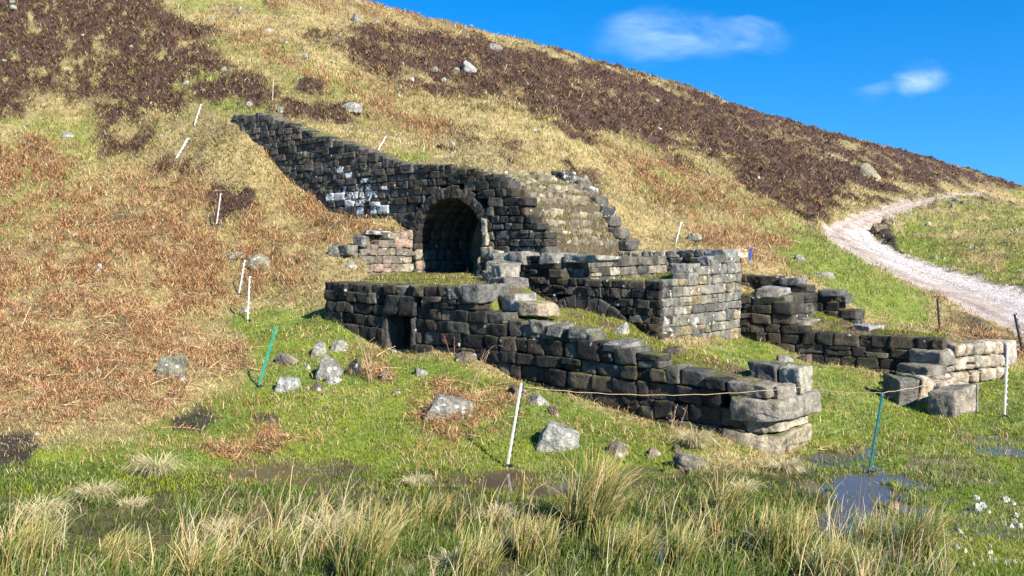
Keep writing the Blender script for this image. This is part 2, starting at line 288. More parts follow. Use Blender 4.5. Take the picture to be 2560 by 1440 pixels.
def base_height(X, Y):
    """terrain including the earth fill behind and on top of the walls"""
    Ym = np.maximum(Y, 4.2); Xm = np.where(Y < 4.2, X * 4.2 / 5.0, X)
    zf = TF(Xm, Ym); zb = TB(Xm, Ym); t, s = TS(X, Y)
    s0 = np.where(t > 5.6, W3S + .14, np.where(t > 3.3, 5.42, np.where(t > 1.6, 6.16, 5.6)))
    s0 = np.where((t > 7.05) & (t < 8.85), 4.75, s0)
    wd = np.where(t < 1.6, 2.0, .12)
    k = sst(s0, s0 + wd, s)
    k = np.where(t > 15.3, k * (1 - sst(15.3, 16.3, t)) + sst(15.3, 16.3, t) * sst(3, 4.2, s), k)
    z = zf * (1 - k) + zb * k
    # W1 fill: platform and moss bank
    edge = 3.9 + np.clip(s - .5, 0, 9) * 1.25
    plat = 1.425 + .055 * sst(.42, .62, s) + .035 * s
    court = zf
    bank_in = np.interp(t, [-.3, 1, 2.8, 3.3, 4.2, 6.5], [.25, .5, .62, .95, 1.12, 1.15])
    bk = w1top(t) - .03
    kk = sst(.8, 1.9, s); bank = bk * (1 - kk) + np.where(t < 2.8, np.minimum(court, bank_in + .1), bank_in) * kk
    zin = np.where(t > edge, plat, bank)
    step = np.where((t > 5.16) & (t < 5.66), .46, .14)
    inside = (t > .12) & (t < np.where(s < 2.0, 7.02 + np.clip(s - .6, 0, 2) * 1.2, 9.05))
    ks = sst(step, step + .1, s) * (s < 3.42) * inside
    lim = np.where(t < 2.83, 1 - sst(1.0, 2.0, s), 1.0) * np.where(s > .8, sst(.1, .9, t), 1)
    ks = ks * lim * np.where((t > 2.83) | (s < 2.6), 1, 0)
    z = z * (1 - ks) + zin * ks
    tun = (t > 6.95) & (t < 9.05) & (s > 3.2) & (s < 4.8)
    z = np.where(tun, 1.545 + .01 * (s - 3.2), z)
    z = np.where((t > 5.1) & (t < 5.7) & (s > -.02) & (s < .47), np.minimum(z, .63), z)
    # W2: furnace block and its fill
    stp = W2S + np.where(np.abs(t - 4.2) < .84, .3, .14)
    hump = 1.52 + .3 * sst(3.0, 4.5, s) * (1 - sst(3.3, 4.2, t))
    z2 = np.where(t > 4.66, 1.87, hump)
    m2 = (t > 2.97) & (t < np.where(s < 3.3, 6.3, 6.9)) & (s > W2S) & (s < np.where(t < 3.3, 4.6, 5.42)) & ~((s > 3.44) & (t > 5.6))
    k2 = sst(stp, stp + .1, s) * m2
    z = z * (1 - k2) + z2 * k2
    # rubble core: slope between broken end of arch wall and the stepped stones beyond
    mm = (t > 5.6) & (t < 7.75) & (s > W3S + .14) & (s < 5.75) & ~((t > 7.05) & (s < 4.75))
    zr = w3top(t) - .05 + .04 * np.sin(t * 31)
    kr = sst(W3S + .14, W3S + .24, s) * (1 - sst(5.55, 5.75, s)) * (1 - sst(7.2, 7.75, t)) * mm
    z = z * (1 - kr) + zr * kr
    # W7 fill, soil slope up to W6
    m7 = (t > .1) & (t < 3.3) & (s > w7s(t) + .12) & (s < 6.18) & ~((t > 2.9) & (s < 4.7))
    f7 = np.interp(t, *W7T) - .03; u7 = np.interp(t, *W6B); z7 = f7 + (np.maximum(u7, f7) - f7) * sst(5.3, 6.0, s)
    k7 = sst(w7s(t) + .12, w7s(t) + .22, s) * m7 * np.where(t < 1.6, 1 - sst(5.7, 6.18, s), 1)
    z = z * (1 - k7) + z7 * k7
    # W8 fill
    p_ = (X - W8A[0]) * W8D[0] + (Y - W8A[1]) * W8D[1]; q_ = -((X - W8A[0]) * W8N[0] + (Y - W8A[1]) * W8N[1])
    k8 = sst(.16, .26, q_) * (1 - sst(.9, 1.5, q_)) * (1 - sst(W8L - .15, W8L - .05, p_)) * sst(.35, .5, p_ + .25)
    z = z * (1 - k8) + np.maximum(.62, z) * k8
    struct = np.clip(ks + k2 + kr + k7 + k8, 0, 1)
    return z, struct, t, s
W2S = 2.45
nu_c, nu_e = 660, 60
uu = np.concatenate([-np.linspace(1.7, .64, nu_e, endpoint=False), np.linspace(-.64, .64, nu_c), np.linspace(.64, 1.7, nu_e + 1)[1:]])
yy = np.concatenate([np.linspace(-12, 4.2, 24, endpoint=False), np.exp(np.linspace(np.log(4.2), np.log(30), 720, endpoint=False)), np.exp(np.linspace(np.log(30), np.log(100), 160, endpoint=False)), np.exp(np.linspace(np.log(100), np.log(500), 40))])
YG, UG = np.meshgrid(yy, uu, indexing='ij'); XG = UG * np.maximum(YG, 5.0)
ZG, ST, TG, SG = base_height(XG, YG)
YS = np.maximum(YG, 1.0); PX = 1280 + F * XG / YS; PY = HY + F * (CZ - ZG) / YS
# ---- ground cover zones (outlines surveyed on the photograph, laid on the ground)
def poly_sd(px, py, poly):
    poly = np.array(poly, float); ins = np.zeros(px.shape, bool); d = np.full(px.shape, 1e9)
    for i in range(len(poly)):
        (x0, y0), (x1, y1) = poly[i], poly[(i + 1) % len(poly)]
        cnd = ((y0 > py) != (y1 > py)) & (px < (x1 - x0) * (py - y0) / ((y1 - y0) if y1 != y0 else 1e-9) + x0)
        ins ^= cnd
        L2 = (x1 - x0) ** 2 + (y1 - y0) ** 2; tt = np.clip(((px - x0) * (x1 - x0) + (py - y0) * (y1 - y0)) / L2, 0, 1)
        d = np.minimum(d, np.hypot(px - x0 - tt * (x1 - x0), py - y0 - tt * (y1 - y0)))
    return np.where(ins, d, -d)
def zone(polys, soft, nz):
    m = np.zeros(PX.shape)
    for pl in polys: m = np.maximum(m, sst(-1, 1, poly_sd(PX, PY, pl) / soft + nz))
    return m
LY = np.log(np.maximum(YG, 2))
nA = fbm(XG * .55, YG * .55, 1.3, 5, .6); nB = fbm(XG * 1.7, YG * 1.7, 5.1, 4, .6); nC = fbm(XG * .16, YG * .16, 9.1, 4, .6)
nS = fbm(UG * 26, LY * 16, 4.2, 4, .6)     # patchiness that keeps a similar scale up the hill
heather_p = [[(-400, -150), (370, -40), (460, 60), (560, 150), (650, 200), (760, 300), (740, 330), (600, 250), (470, 240), (440, 310), (250, 290), (150, 250), (-400, 300)],
             [(640, 215), (760, 240), (880, 290), (860, 315), (740, 300)],
             [(780, 70), (900, 85), (1150, 98), (1320, 112), (1500, 148), (1700, 195), (1900, 268), (2150, 330), (2350, 382), (2500, 430), (2530, 470), (2430, 470), (2260, 470), (2120, 520), (2040, 560), (1900, 480), (1750, 400), (1600, 360), (1450, 325), (1300, 270), (1150, 240), (960, 200), (850, 150)],
             [(260, 330), (390, 335), (390, 375), (270, 375)], [(385, 400), (490, 390), (490, 425), (395, 430)], [(1130, 330), (1330, 350), (1320, 380), (1150, 370)], [(1400, 400), (1520, 460), (1500, 500), (1400, 450)], [(540, 490), (600, 490), (600, 530), (545, 525)]]
bracken_p = [[(-400, 330), (120, 350), (260, 430), (420, 430), (560, 470), (700, 560), (800, 640), (770, 720), (620, 740), (520, 800), (430, 830), (620, 870), (600, 920), (430, 1010), (250, 1040), (100, 1060), (-400, 1090)],
             [(540, 80), (700, 110), (850, 170), (1000, 240), (1130, 310), (1080, 350), (950, 310), (800, 220), (640, 150)],
             [(1480, 380), (1650, 370), (1800, 440), (1960, 510), (1950, 565), (1800, 550), (1620, 500)],
             [(700, -90), (900, -12), (1100, 45), (1260, 88), (1200, 105), (1000, 60), (850, 40), (700, 10)],
             [(1740, 560), (1850, 580), (1940, 615), (1930, 655), (1850, 655), (1780, 610)], [(700, 440), (860, 540), (1000, 560), (900, 620), (760, 620), (690, 540)],
             [(1010, 1010), (1120, 940), (1260, 960), (1270, 1060), (1180, 1090), (1040, 1060)], [(880, 880), (960, 880), (970, 940), (880, 930)], [(1150, 870), (1250, 920), (1180, 930)], [(2380, 800), (2560, 880), (2450, 850)], [(520, 1120), (700, 1050), (680, 1120)]]
green_p = [[(560, 790), (760, 770), (880, 800), (960, 870), (1130, 890), (1300, 950), (1640, 1060), (1850, 1130), (1500, 1230), (900, 1230), (300, 1250), (-400, 1260), (-400, 1170), (300, 1100), (480, 1020), (640, 920)],
           [(1680, 900), (1760, 880), (1860, 845), (1980, 880), (2020, 960), (1960, 930), (1800, 925)], [(1990, 900), (2200, 950), (2560, 930), (3000, 900), (3000, 1600), (2400, 1600), (2250, 1260), (2060, 1230), (1990, 1150), (2030, 1000)],
           [(430, 165), (560, 200), (640, 240), (700, 300), (830, 340), (760, 345), (560, 290), (450, 220)], [(930, 370), (1060, 395), (1050, 410), (950, 385)],
           [(1900, 600), (2040, 590), (2200, 680), (2330, 740), (2320, 830), (2150, 790), (1990, 680)], [(2200, 600), (2270, 570), (2400, 640), (2560, 690), (3000, 760), (3000, 840), (2400, 700), (2280, 650)], [(560, 470), (640, 480), (600, 560), (540, 520)]]
soil_p = [[(430, 1030), (500, 1015), (545, 1040), (500, 1085), (430, 1075)], [(-100, 1080), (60, 1080), (100, 1110), (60, 1160), (-100, 1170)], [(630, 1040), (700, 1035), (700, 1060), (640, 1062)], [(2165, 590), (2210, 555), (2235, 600), (2260, 640), (2370, 680), (2560, 725), (3000, 820), (3000, 850), (2560, 745), (2350, 690), (2230, 645)], [(2350, 790), (2450, 800), (2560, 860), (2900, 960), (2900, 1000), (2480, 870)], [(2270, 1150), (2500, 1170), (2500, 1215), (2250, 1230)]]
track_p = [[(2950, 1010), (2560, 852), (2450, 792), (2330, 732), (2200, 672), (2090, 612), (2054, 586), (2062, 568), (2130, 540), (2250, 505), (2380, 486), (2462, 477), (2455, 483), (2400, 493), (2300, 516), (2215, 545), (2176, 568), (2186, 600), (2250, 638), (2350, 673), (2450, 700), (2560, 728), (3000, 830)]]
marsh = sst(-.3, .3, (PY - 1185) / 60 + nB * .5 - 1.6 * sst(2150, 2350, PX) - 6 * sst(2290, 2450, PX)) * (YG > 0)
Hz = zone(heather_p, 42, nS * 2.0); Bz = zone(bracken_p, 30, nS * 2.2); Gz = zone(green_p, 24, nS * 1.8); Sz = zone(soil_p, 12, nB * 1.6); Tz = zone(track_p, 7, nB * 1.0 + 1.3 * fbm(XG * 5, YG * 5, 12., 3))
rside = sst(2150, 2350, PX) * (PY < 700)
nS2 = fbm(UG * 55, LY * 38, 14.2, 4, .7); Hz = np.clip(Hz * (.75 + .6 * sst(-.5, .1, nS)) * (1 - .55 * sst(.2, .34, nS2) * (1 + .6 * (PX < 760))) + .55 * sst(.28, .5, nS) * (PY < 560) * (PX < 2100) * (1 - Gz), 0, 1)
nP = fbm(UG * 40, LY * 30, 7.7, 4, .65)
Bz = np.clip(Bz * (1 - Hz), 0, 1) * (1 - ST) * (.12 + .88 * sst(-.12, .14, nP + .06)); Bz = np.clip(Bz + .5 * sst(.34, .5, nP) * (1 - Gz * .8) * (PY > 60) * (PY < 1150) * (1 - ST), 0, 1)
Gz = np.clip(Gz + .65 * sst(.05, .35, nC + .5 * nS), 0, 1) * (1 - .8 * Bz) * (1 - .9 * Hz)
Hz = Hz * (1 - ST); Tz = Tz * (YG > 12); Hz *= 1 - Tz; Bz *= 1 - Tz; Gz *= 1 - Tz; Sz *= 1 - Tz
mossn = sst(-.1, .15, fbm(XG * 2.2, YG * 2.2, 3.3, 4, .6) + .12)
# standing water: shallow hollows in the marsh
pud = [(1180, 1198, 120, 22), (640, 1285, 130, 30), (1620, 1180, 110, 16), (2170, 1215, 150, 30), (2200, 1280, 140, 45), (2100, 1300, 90, 40), (1620, 1395, 90, 45), (150, 1410, 110, 28), (1000, 1420, 90, 26), (800, 1250, 70, 14), (2065, 1140, 40, 9), (1420, 1235, 90, 12), (1350, 1330, 60, 20), (350, 1370, 90, 22)]
pm = np.zeros(PX.shape)
for x, y, a_, b_ in pud: pm = np.maximum(pm, sst(1.25, .6, np.hypot((PX - x) / a_, (PY - y) / b_) + nB * .5))
pm = pm * (YG > 4.3) * (YG < 9.5) * sst(-.3, -.02, fbm(XG * 5, YG * 5, 6.1, 3, .6) + .08)
# relief: tussocks, heather cushions, hummocks
amp = (.075 + .14 * Hz + .05 * Bz) * np.clip(YG / 14, .25, 2.2) * (1 - .85 * ST) * (1 - .9 * Tz)
amp = amp * (1 - .6 * sst(1130, 1180, PY))
ZG = ZG + amp * (fbm(XG * 2.1, YG * 2.1, 2.2, 4, .55)) + .018 * fbm(XG * 9, YG * 9, .7, 2) * (1 - .7 * Tz) + .25 * nA * sst(18, 40, YG) * (1 - Tz) * (YG < 200)
ZG = ZG - pm * .055 + (1 - pm) * .012 * (YG < 9)
# dark turf bank on the inner side of the track
bankm = zone([soil_p[3]], 14, nB * .6) * (YG > 14) * (1 - Tz) * sst(4, 16, -poly_sd(PX, PY, track_p[0])); ZG = ZG + .28 * bankm * (1 + nB)
Vt = np.stack([XG, YG, ZG], -1)
def mixv(c0, c1, k): return c0 * (1 - k[..., None]) + np.array(c1) * k[..., None]
cg = np.zeros(Vt.shape) + np.array([.30, .225, .10])
cg = mixv(cg, (.20, .145, .075), sst(0, .6, nA)); cg = mixv(cg, (.12, .17, .02), Gz * .85); cg = mixv(cg, (.13, .075, .04), Bz * .8)  # ground under bracken coloured darker to stand for shadow between clumps
cg = mixv(cg, (.06, .034, .027), Hz); cg = mixv(cg, (.045, .033, .026), Sz); cg = mixv(cg, (.2, .17, .085), Sz * (PX > 2100) * (PY > 1100) * .8)
cg = mixv(cg, (.035, .04, .012), marsh * .85); cg = mixv(cg, (.05, .034, .014), pm)
cg = mixv(cg, (.10, .07, .045), ST); cg = mixv(cg, (.13, .14, .02), ST * mossn * .8)
rub = ((TG > 5.5) & (TG < 7.5) & (SG > 3.4) & (SG < 5.6)) * 1.0; cg = mixv(cg, (.09, .066, .042), rub)
def line_d(pl):
    d = np.full(PX.shape, 1e9)
    for (x0, y0), (x1, y1) in zip(pl[:-1], pl[1:]):
        q = np.clip(((PX - x0) * (x1 - x0) + (PY - y0) * (y1 - y0)) / ((x1 - x0) ** 2 + (y1 - y0) ** 2), 0, 1); d = np.minimum(d, np.hypot(PX - x0 - q * (x1 - x0), PY - y0 - q * (y1 - y0)))
    return d
d_o, d_i = line_d(track_p[0][:12]), line_d(track_p[0][12:]); fr_ = d_o / (d_o + d_i + 1e-6)
pale = np.clip(sst(.3, .6, fr_ + .35 * nB) * (PX > 2100) * (PY > 570) + .35 * sst(.0, .4, nB), 0, 1); rut = np.exp(-((fr_ - .22) / .07) ** 2) + np.exp(-((fr_ - .62) / .06) ** 2)
tr = np.array([.36, .29, .24]) * (1 - pale[..., None]) + np.array([.44, .39, .36]) * pale[..., None]
tr = tr * (1 - .28 * rut * (nB > -.3))[..., None] * np.array([1, .97, .92]); cg = cg * (1 - Tz[..., None]) + tr * Tz[..., None]
cg4 = np.concatenate([cg, np.ones(cg.shape[:2] + (1,))], -1)
ny, nx = YG.shape; idx = np.arange(ny * nx).reshape(ny, nx)
fq = np.stack([idx[:-1, :-1], idx[:-1, 1:], idx[1:, 1:], idx[1:, :-1]], -1).reshape(-1, 4)
ter = mesh_np('ground', Vt.reshape(-1, 3), fq, M_GR, cols=cg4.reshape(-1, 4)); tag(ter, kind='structure')
# height lookup on the finished grid
def hz(X, Y):
    X = np.atleast_1d(np.asarray(X, float)); Y = np.atleast_1d(np.asarray(Y, float))
    iy = np.interp(Y, yy, np.arange(ny)); ix = np.interp(X / np.maximum(Y, 5), uu, np.arange(nx))
    return bil(ZG, iy, ix)
def bil(G, iy, ix):
    y0 = np.clip(iy.astype(int), 0, ny - 2); x0 = np.clip(ix.astype(int), 0, nx - 2); fy = iy - y0; fx = ix - x0
    if G.ndim == 3: fy = fy[:, None]; fx = fx[:, None]
    return G[y0, x0] * (1 - fy) * (1 - fx) + G[y0, x0 + 1] * (1 - fy) * fx + G[y0 + 1, x0] * fy * (1 - fx) + G[y0 + 1, x0 + 1] * fy * fx
PY2 = HY + F * (CZ - ZG) / YS
# first visible ground point along the ray of a surveyed pixel
def ground_at(px, py, Ymin=4.4):
    u = (px - 1280) / F; Yt = np.exp(np.linspace(np.log(Ymin), np.log(110), 1500)); z = hz(u * Yt, Yt); ray = CZ + (HY - py) / F * Yt
    k = np.argmax(z >= ray) if np.any(z >= ray) else len(Yt) - 1
    return np.array([u * Yt[k], Yt[k], z[k]])
# water
wy, wx = np.meshgrid(np.linspace(4.3, 9.3, 90), np.linspace(-7, 7, 200), indexing='ij')
mw, nt, out = mat_new('peaty_water')
bw = N(nt, 'ShaderNodeBsdfPrincipled'); bw.inputs['Base Color'].default_value = (.085, .062, .036, 1); bw.inputs['Roughness'].default_value = .09; bw.inputs['IOR'].default_value = 1.33
tcn = N(nt, 'ShaderNodeTexCoord'); nn = noise_node(nt, tcn.outputs['Object'], 9, 3); bpn = N(nt, 'ShaderNodeBump'); bpn.inputs['Strength'].default_value = .25; bpn.inputs['Distance'].default_value = .01
nt.links.new(nn.outputs[0], bpn.inputs['Height']); nt.links.new(bpn.outputs[0], bw.inputs['Normal']); nt.links.new(bw.outputs[0], out.inputs[0])
wi = np.arange(wy.size).reshape(wy.shape)
tag(mesh_np('water', np.stack([wx, wy, wx * 0 + .004], -1).reshape(-1, 3), np.stack([wi[:-1, :-1], wi[:-1, 1:], wi[1:, 1:], wi[1:, :-1]], -1).reshape(-1, 4), mw), kind='structure')
# ------------------------------------------------------------------ stone builder
def unit_cube(n):
    pts = {}; V = []; Fc = []
    def vid(i, j, k):
        if (i, j, k) not in pts: pts[(i, j, k)] = len(V); V.append((i / n * 2 - 1, j / n * 2 - 1, k / n * 2 - 1))
        return pts[(i, j, k)]
    for a in range(n):
        for b in range(n):
            Fc += [[vid(a, b, 0), vid(a, b + 1, 0), vid(a + 1, b + 1, 0), vid(a + 1, b, 0)], [vid(a, b, n), vid(a + 1, b, n), vid(a + 1, b + 1, n), vid(a, b + 1, n)],
                   [vid(a, 0, b), vid(a + 1, 0, b), vid(a + 1, 0, b + 1), vid(a, 0, b + 1)], [vid(a, n, b), vid(a, n, b + 1), vid(a + 1, n, b + 1), vid(a + 1, n, b)],
                   [vid(0, a, b), vid(0, a, b + 1), vid(0, a + 1, b + 1), vid(0, a + 1, b)], [vid(n, a, b), vid(n, a + 1, b), vid(n, a + 1, b + 1), vid(n, a, b + 1)]]
    return np.array(V), np.array(Fc)
UC = {n: unit_cube(n) for n in (4, 5, 6, 7, 8, 10, 12, 14)}
def stones_geo(corners, cols, n=5, r=.3, amp=.014, seed=0, chips=5, rough=.018):
    """corners (N,8,3), order bit0=x bit1=y bit2=z"""
    V0, F0 = UC[n]; corners = np.asarray(corners, float); Nn = len(corners)
    q0 = np.sign(V0) * np.abs(V0) ** .75
    inner = np.clip(q0, -(1 - r), 1 - r); d = q0 - inner; ln = np.linalg.norm(d, axis=1, keepdims=True)
    q = np.where(ln > 1e-6, inner + d / np.maximum(ln, 1e-6) * r * np.minimum(1, ln / r) , q0)
    w = np.ones((len(q), 8))
    for c_ in range(8):
        for ax in range(3):
            b = (q[:, ax] + 1) / 2; w[:, c_] *= b if (c_ >> ax) & 1 else (1 - b)
    V = np.einsum('vc,ncx->nvx', w, corners)
    cen = corners.mean(1, keepdims=True); dirv = V - cen; dirv /= np.linalg.norm(dirv, axis=2, keepdims=True) + 1e-9
    sz = np.linalg.norm(corners[:, 7] - corners[:, 0], axis=1)[:, None]
    so = (np.arange(Nn) * 7.31 + seed)[:, None]
    dn = fbm(V[..., 0] * 7 + so, V[..., 1] * 7, V[..., 2] * 7, 3, .6)
    V = V + dirv * (dn * amp * np.clip(sz / .3, .6, 2.2))[..., None]
    rs = np.random.default_rng(int(seed * 100) + Nn)
    for _ in range(chips):                              # break corners and arrises off along random planes
        nv = rs.normal(size=(Nn, 1, 3)); nv /= np.linalg.norm(nv, axis=2, keepdims=True)
        rel = (V - cen); dd = (rel * nv).sum(2); mxd = dd.max(1, keepdims=True); lim = mxd * rs.uniform(.82, 1.02, (Nn, 1))
        V = V - np.clip(dd - lim, 0, None)[..., None] * nv
    V = V + dirv * (fbm(V[..., 0] * 17 + so, V[..., 1] * 17, V[..., 2] * 13, 3, .65) * rough)[..., None]
    Fa = (F0[None] + (np.arange(Nn) * len(V0))[:, None, None]).reshape(-1, 4)
    Ca = np.repeat(np.asarray(cols, float), len(V0), axis=0)
    return V.reshape(-1, 3), Fa, Ca
def box_corners(o, ex, ey, ez):
    o, ex, ey, ez = [np.asarray(a, float) for a in (o, ex, ey, ez)]
    return np.array([o + (ex if c_ & 1 else 0) + (ey if c_ & 2 else 0) + (ez if c_ & 4 else 0) for c_ in range(8)])
DARK = [tuple(np.array(w_) * np.array([1.02, .98, .9])) for w_ in [(.03, .026, .022), (.042, .035, .028), (.022, .021, .019), (.055, .043, .031), (.075, .06, .042), (.028, .027, .022), (.085, .078, .064)]]
GREY = [(.10, .09, .07), (.08, .073, .06), (.13, .115, .09), (.06, .057, .05), (.15, .13, .10)]
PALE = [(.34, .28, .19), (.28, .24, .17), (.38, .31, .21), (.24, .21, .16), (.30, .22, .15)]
PINK = [(.19, .155, .115), (.2, .16, .12), (.23, .2, .14), (.15, .13, .1), (.27, .19, .135)]
def pick(L, j=.2): 
    c_ = np.array(random.choice(L)) * random.uniform(1 - j, 1 + j); return (*c_, 0.0)
def wall_stones(p0, d, n, L, top, bot, z0, z1, ch=(.12, .18), cw=(.15, .38), depth=.27, colf=None, opening=None, gap=.003, prot=.03, cap=None):
    """stones of one wall face: p0 start, d along, n outward; top/bot/opening functions of distance along"""
    p0 = np.array(p0, float); d = np.array(d, float); n = np.array(n, float); out = []; cl = []; z = z0
    while z < z1:
        h = random.uniform(*ch); x = -random.uniform(0, .15)
        while x < L:
            wd = random.uniform(*cw) * random.uniform(.8, 1.15); a, b = max(x, 0), min(x + wd, L); x += wd; xm = (a + b) / 2
            if b - a < .05: continue
            zt = top(xm)
            if zt < z + h * .55 or z + h < bot(xm) - .04: continue
            hh = h
            if top(xm) < z + 1.6 * h: hh = min(max(zt - z, h * .8), h * 1.35) * random.uniform(.93, 1.05)
            zm = z + hh / 2
            if opening:
                if opening(xm, zm): continue
                while a < xm and opening(a, zm): a += .01
                while b > xm and opening(b, zm): b -= .01
                if b - a < .05: continue
            pr = random.uniform(0, prot); j = lambda s_=.008: random.uniform(-s_, s_)
            dp = depth if not cap else cap(xm, z + hh, depth)
            rows_ = [(z, z + hh)]
            if random.random() < .13 and hh > .12 and b - a > .15: k_ = random.uniform(.35, .65); rows_ = [(z, z + hh * k_), (z + hh * k_, z + hh)]
            for (za, zb_) in rows_:
                cor = []; pr2 = pr if len(rows_) == 1 else random.uniform(0, prot); sk = random.uniform(-.015, .015)
                for c_ in range(8):
                    xx = (b - gap / 2 if c_ & 1 else a + gap / 2) + j(.01); q = (-dp if c_ & 2 else pr2 + j(.012)); zz = (zb_ - gap / 2 if c_ & 4 else za + gap / 2) + j(.008) + (sk if c_ & 1 else -sk) * .5
                    wz = .014 * math.sin(xx * 1.3 + z * 2 + p0[0])
                    cor.append((p0[0] + d[0] * xx + n[0] * q, p0[1] + d[1] * xx + n[1] * q, zz + wz))
                out.append(cor); cl.append(colf(xm, zm) if colf else pick(DARK))
        z += h
    return out, cl
def build(name, cor, cl, mat, parent, n=7, r=.07, amp=.009):
    V, Fc, Cc = stones_geo(cor, cl, n, r, amp, random.random() * 50)
    return mesh_np(name, V, Fc, mat, parent, Cc, origin=parent.location if parent else None)
def wall_obj(name, t, s, z, label, cat='stone wall', grp=None):
    x, y = P(t, s); return empty(name, (x, y, z), label, cat, grp)
fz = lambda t, s: float(hz(*P(t, s))[0])
def turf_patch(name, parent, t0, t1, s0, s1, zf, nt_=60, ns_=14, col=(.12, .12, .035), col2=(.09, .06, .04), blend=False):
    tt, ss = np.meshgrid(np.linspace(t0, t1, nt_), np.linspace(s0, s1, ns_), indexing='ij'); X, Y = P(tt, ss); kk = sst(.1, .95, (ss - s0) / (s1 - s0)) if blend else 0 * ss; hb = hz(*[a.ravel() for a in P(tt, tt * 0 + s1 + .12)]).reshape(tt.shape)
    e = np.minimum(np.minimum(tt - t0, t1 - tt), np.minimum(ss - s0, s1 - ss)); Z = zf(tt) * (1 - kk) + hb * kk + .035 * fbm(X * 6, Y * 6, 1.0, 3) + .03 * sst(0, .08, e) - .05 * (e < .01)
    ii = np.arange(tt.size).reshape(tt.shape); k = sst(-.2, .3, fbm(X * 4, Y * 4, 8.0, 3))[..., None]
    cc = np.array(col) * k + np.array(col2) * (1 - k); cc = np.concatenate([cc, np.ones(cc.shape[:2] + (1,))], -1)
    return mesh_np(name, np.stack([X, Y, Z], -1).reshape(-1, 3), np.stack([ii[:-1, :-1], ii[:-1, 1:], ii[1:, 1:], ii[1:, :-1]], -1).reshape(-1, 4), M_GR, parent, cc.reshape(-1, 4), origin=parent.location)
# ---- W1 front wall with blocked doorway
n_f = -B; n_r = -A
W1 = wall_obj('front_wall', 3.5, .1, .3, 'long blackened stone wall stepping down to the right with a small lintelled doorway')
dz0, dz1 = .5, 1.10
door = lambda x, z: 5.16 < x < 5.66 and z < dz1
lint = lambda x, z: (5.08 < x < 5.76 and 1.08 < z < 1.36)
def w1col(x, z):
    c_ = pick(DARK, .3)
    if z > 1.36 and x > 3.8: c_ = pick(DARK + GREY, .3)
    if z > w1top(x) - .12 and random.random() < .4: c_ = pick(GREY, .2)
    return c_
cor, cl = wall_stones(P(0, 0), A, n_f, 7.13, lambda x: w1top(x) + (.0 if x > .36 else -9), lambda x: fz(x, -.05), -.1, 1.36, ch=(.13, .19), cw=(.16, .4), colf=w1col, opening=lambda x, z: door(x, z) or lint(x, z), prot=.05)
c2, l2 = wall_stones(P(3.9, 0), A, n_f, 3.23, lambda x: 1.51, lambda x: 0, 1.365, 1.42, ch=(.135, .14), cw=(.12, .26), colf=lambda x, z: pick(DARK + GREY, .3), prot=.06, cap=lambda x, z, d_: .5)
build('masonry', cor + c2, cl + l2, M_ST, W1)
cor, cl = wall_stones(P(7.13, 0), B, A, .95, lambda x: 1.5, lambda x: .6, .5, 1.45, ch=(.13, .19), cw=(.2, .4), prot=.03, colf=lambda x, z: pick(DARK))
build('end_face', cor, cl, M_ST, W1)
def tsbox(t0, t1, s0, s1, z0, z1, j=.015):
    c_ = []
    for k in range(8):
        t_ = t1 if k & 1 else t0; s_ = s1 if k & 2 else s0; x, y = P(t_ + random.uniform(-j, j), s_ + random.uniform(-j, j)); c_.append((x, y, (z1 if k & 4 else z0) + random.uniform(-j, j)))
    return c_
build('lintel', [tsbox(5.40, 5.77, -.06, .4, 1.09, 1.36), tsbox(5.07, 5.385, -.05, .4, 1.09, 1.36)], [(.03, .028, .022, 0), (.026, .023, .02, 0)], M_ST, W1, 12, .08, .012)
for a, b in ((5.66, 5.77), (5.07, 5.16)):
    build('jamb', [tsbox(a, b, -.035, .3, .45, 1.09)], [(.075, .066, .048, 0) if a > 5.5 else (.05, .047, .04, .1)], M_ST, W1, 8, .1, .012)
cor, cl = wall_stones(P(5.1, .40), A, n_f, .62, lambda x: 1.15, lambda x: .4, .45, 1.1, ch=(.14, .17), cw=(.2, .34), depth=.12, colf=lambda x, z: pick([(.07, .07, .07), (.06, .06, .055)]))
build('blocking', cor, cl, M_ST, W1)
# quoins at the right end
qs = [(tsbox(-.02, .52, -.06, .8, -.12, .2, .03), (.29, .235, .155, 0)), (tsbox(.10, .50, .0, .6, .2, .32, .02), (.2, .17, .12, 0)), (tsbox(-.0, .3, .08, .78, .21, .325, .02), (.34, .29, .2, .1)),
      (tsbox(-.06, .42, -.08, .98, .33, .54, .02), (.24, .21, .16, 0)), (tsbox(.06, .46, -.02, .34, .545, .675, .02), (.2, .165, .12, 0)), (tsbox(.0, .07, .1, .5, .54, .65, .02), (.2, .17, .13, 0)),
      (tsbox(-.01, .22, .54, .86, .54, .80, .015), (.3, .27, .2, .1)), (tsbox(.22, .5, .5, .8, .62, .82, .02), (.1, .09, .08, 0)), (tsbox(.5, .78, .04, .5, -.1, .16, .02), (.06, .055, .05, 0))]
for cc, col in qs: build('quoin', [cc], [col], M_ST, W1, 14, .05, .016)
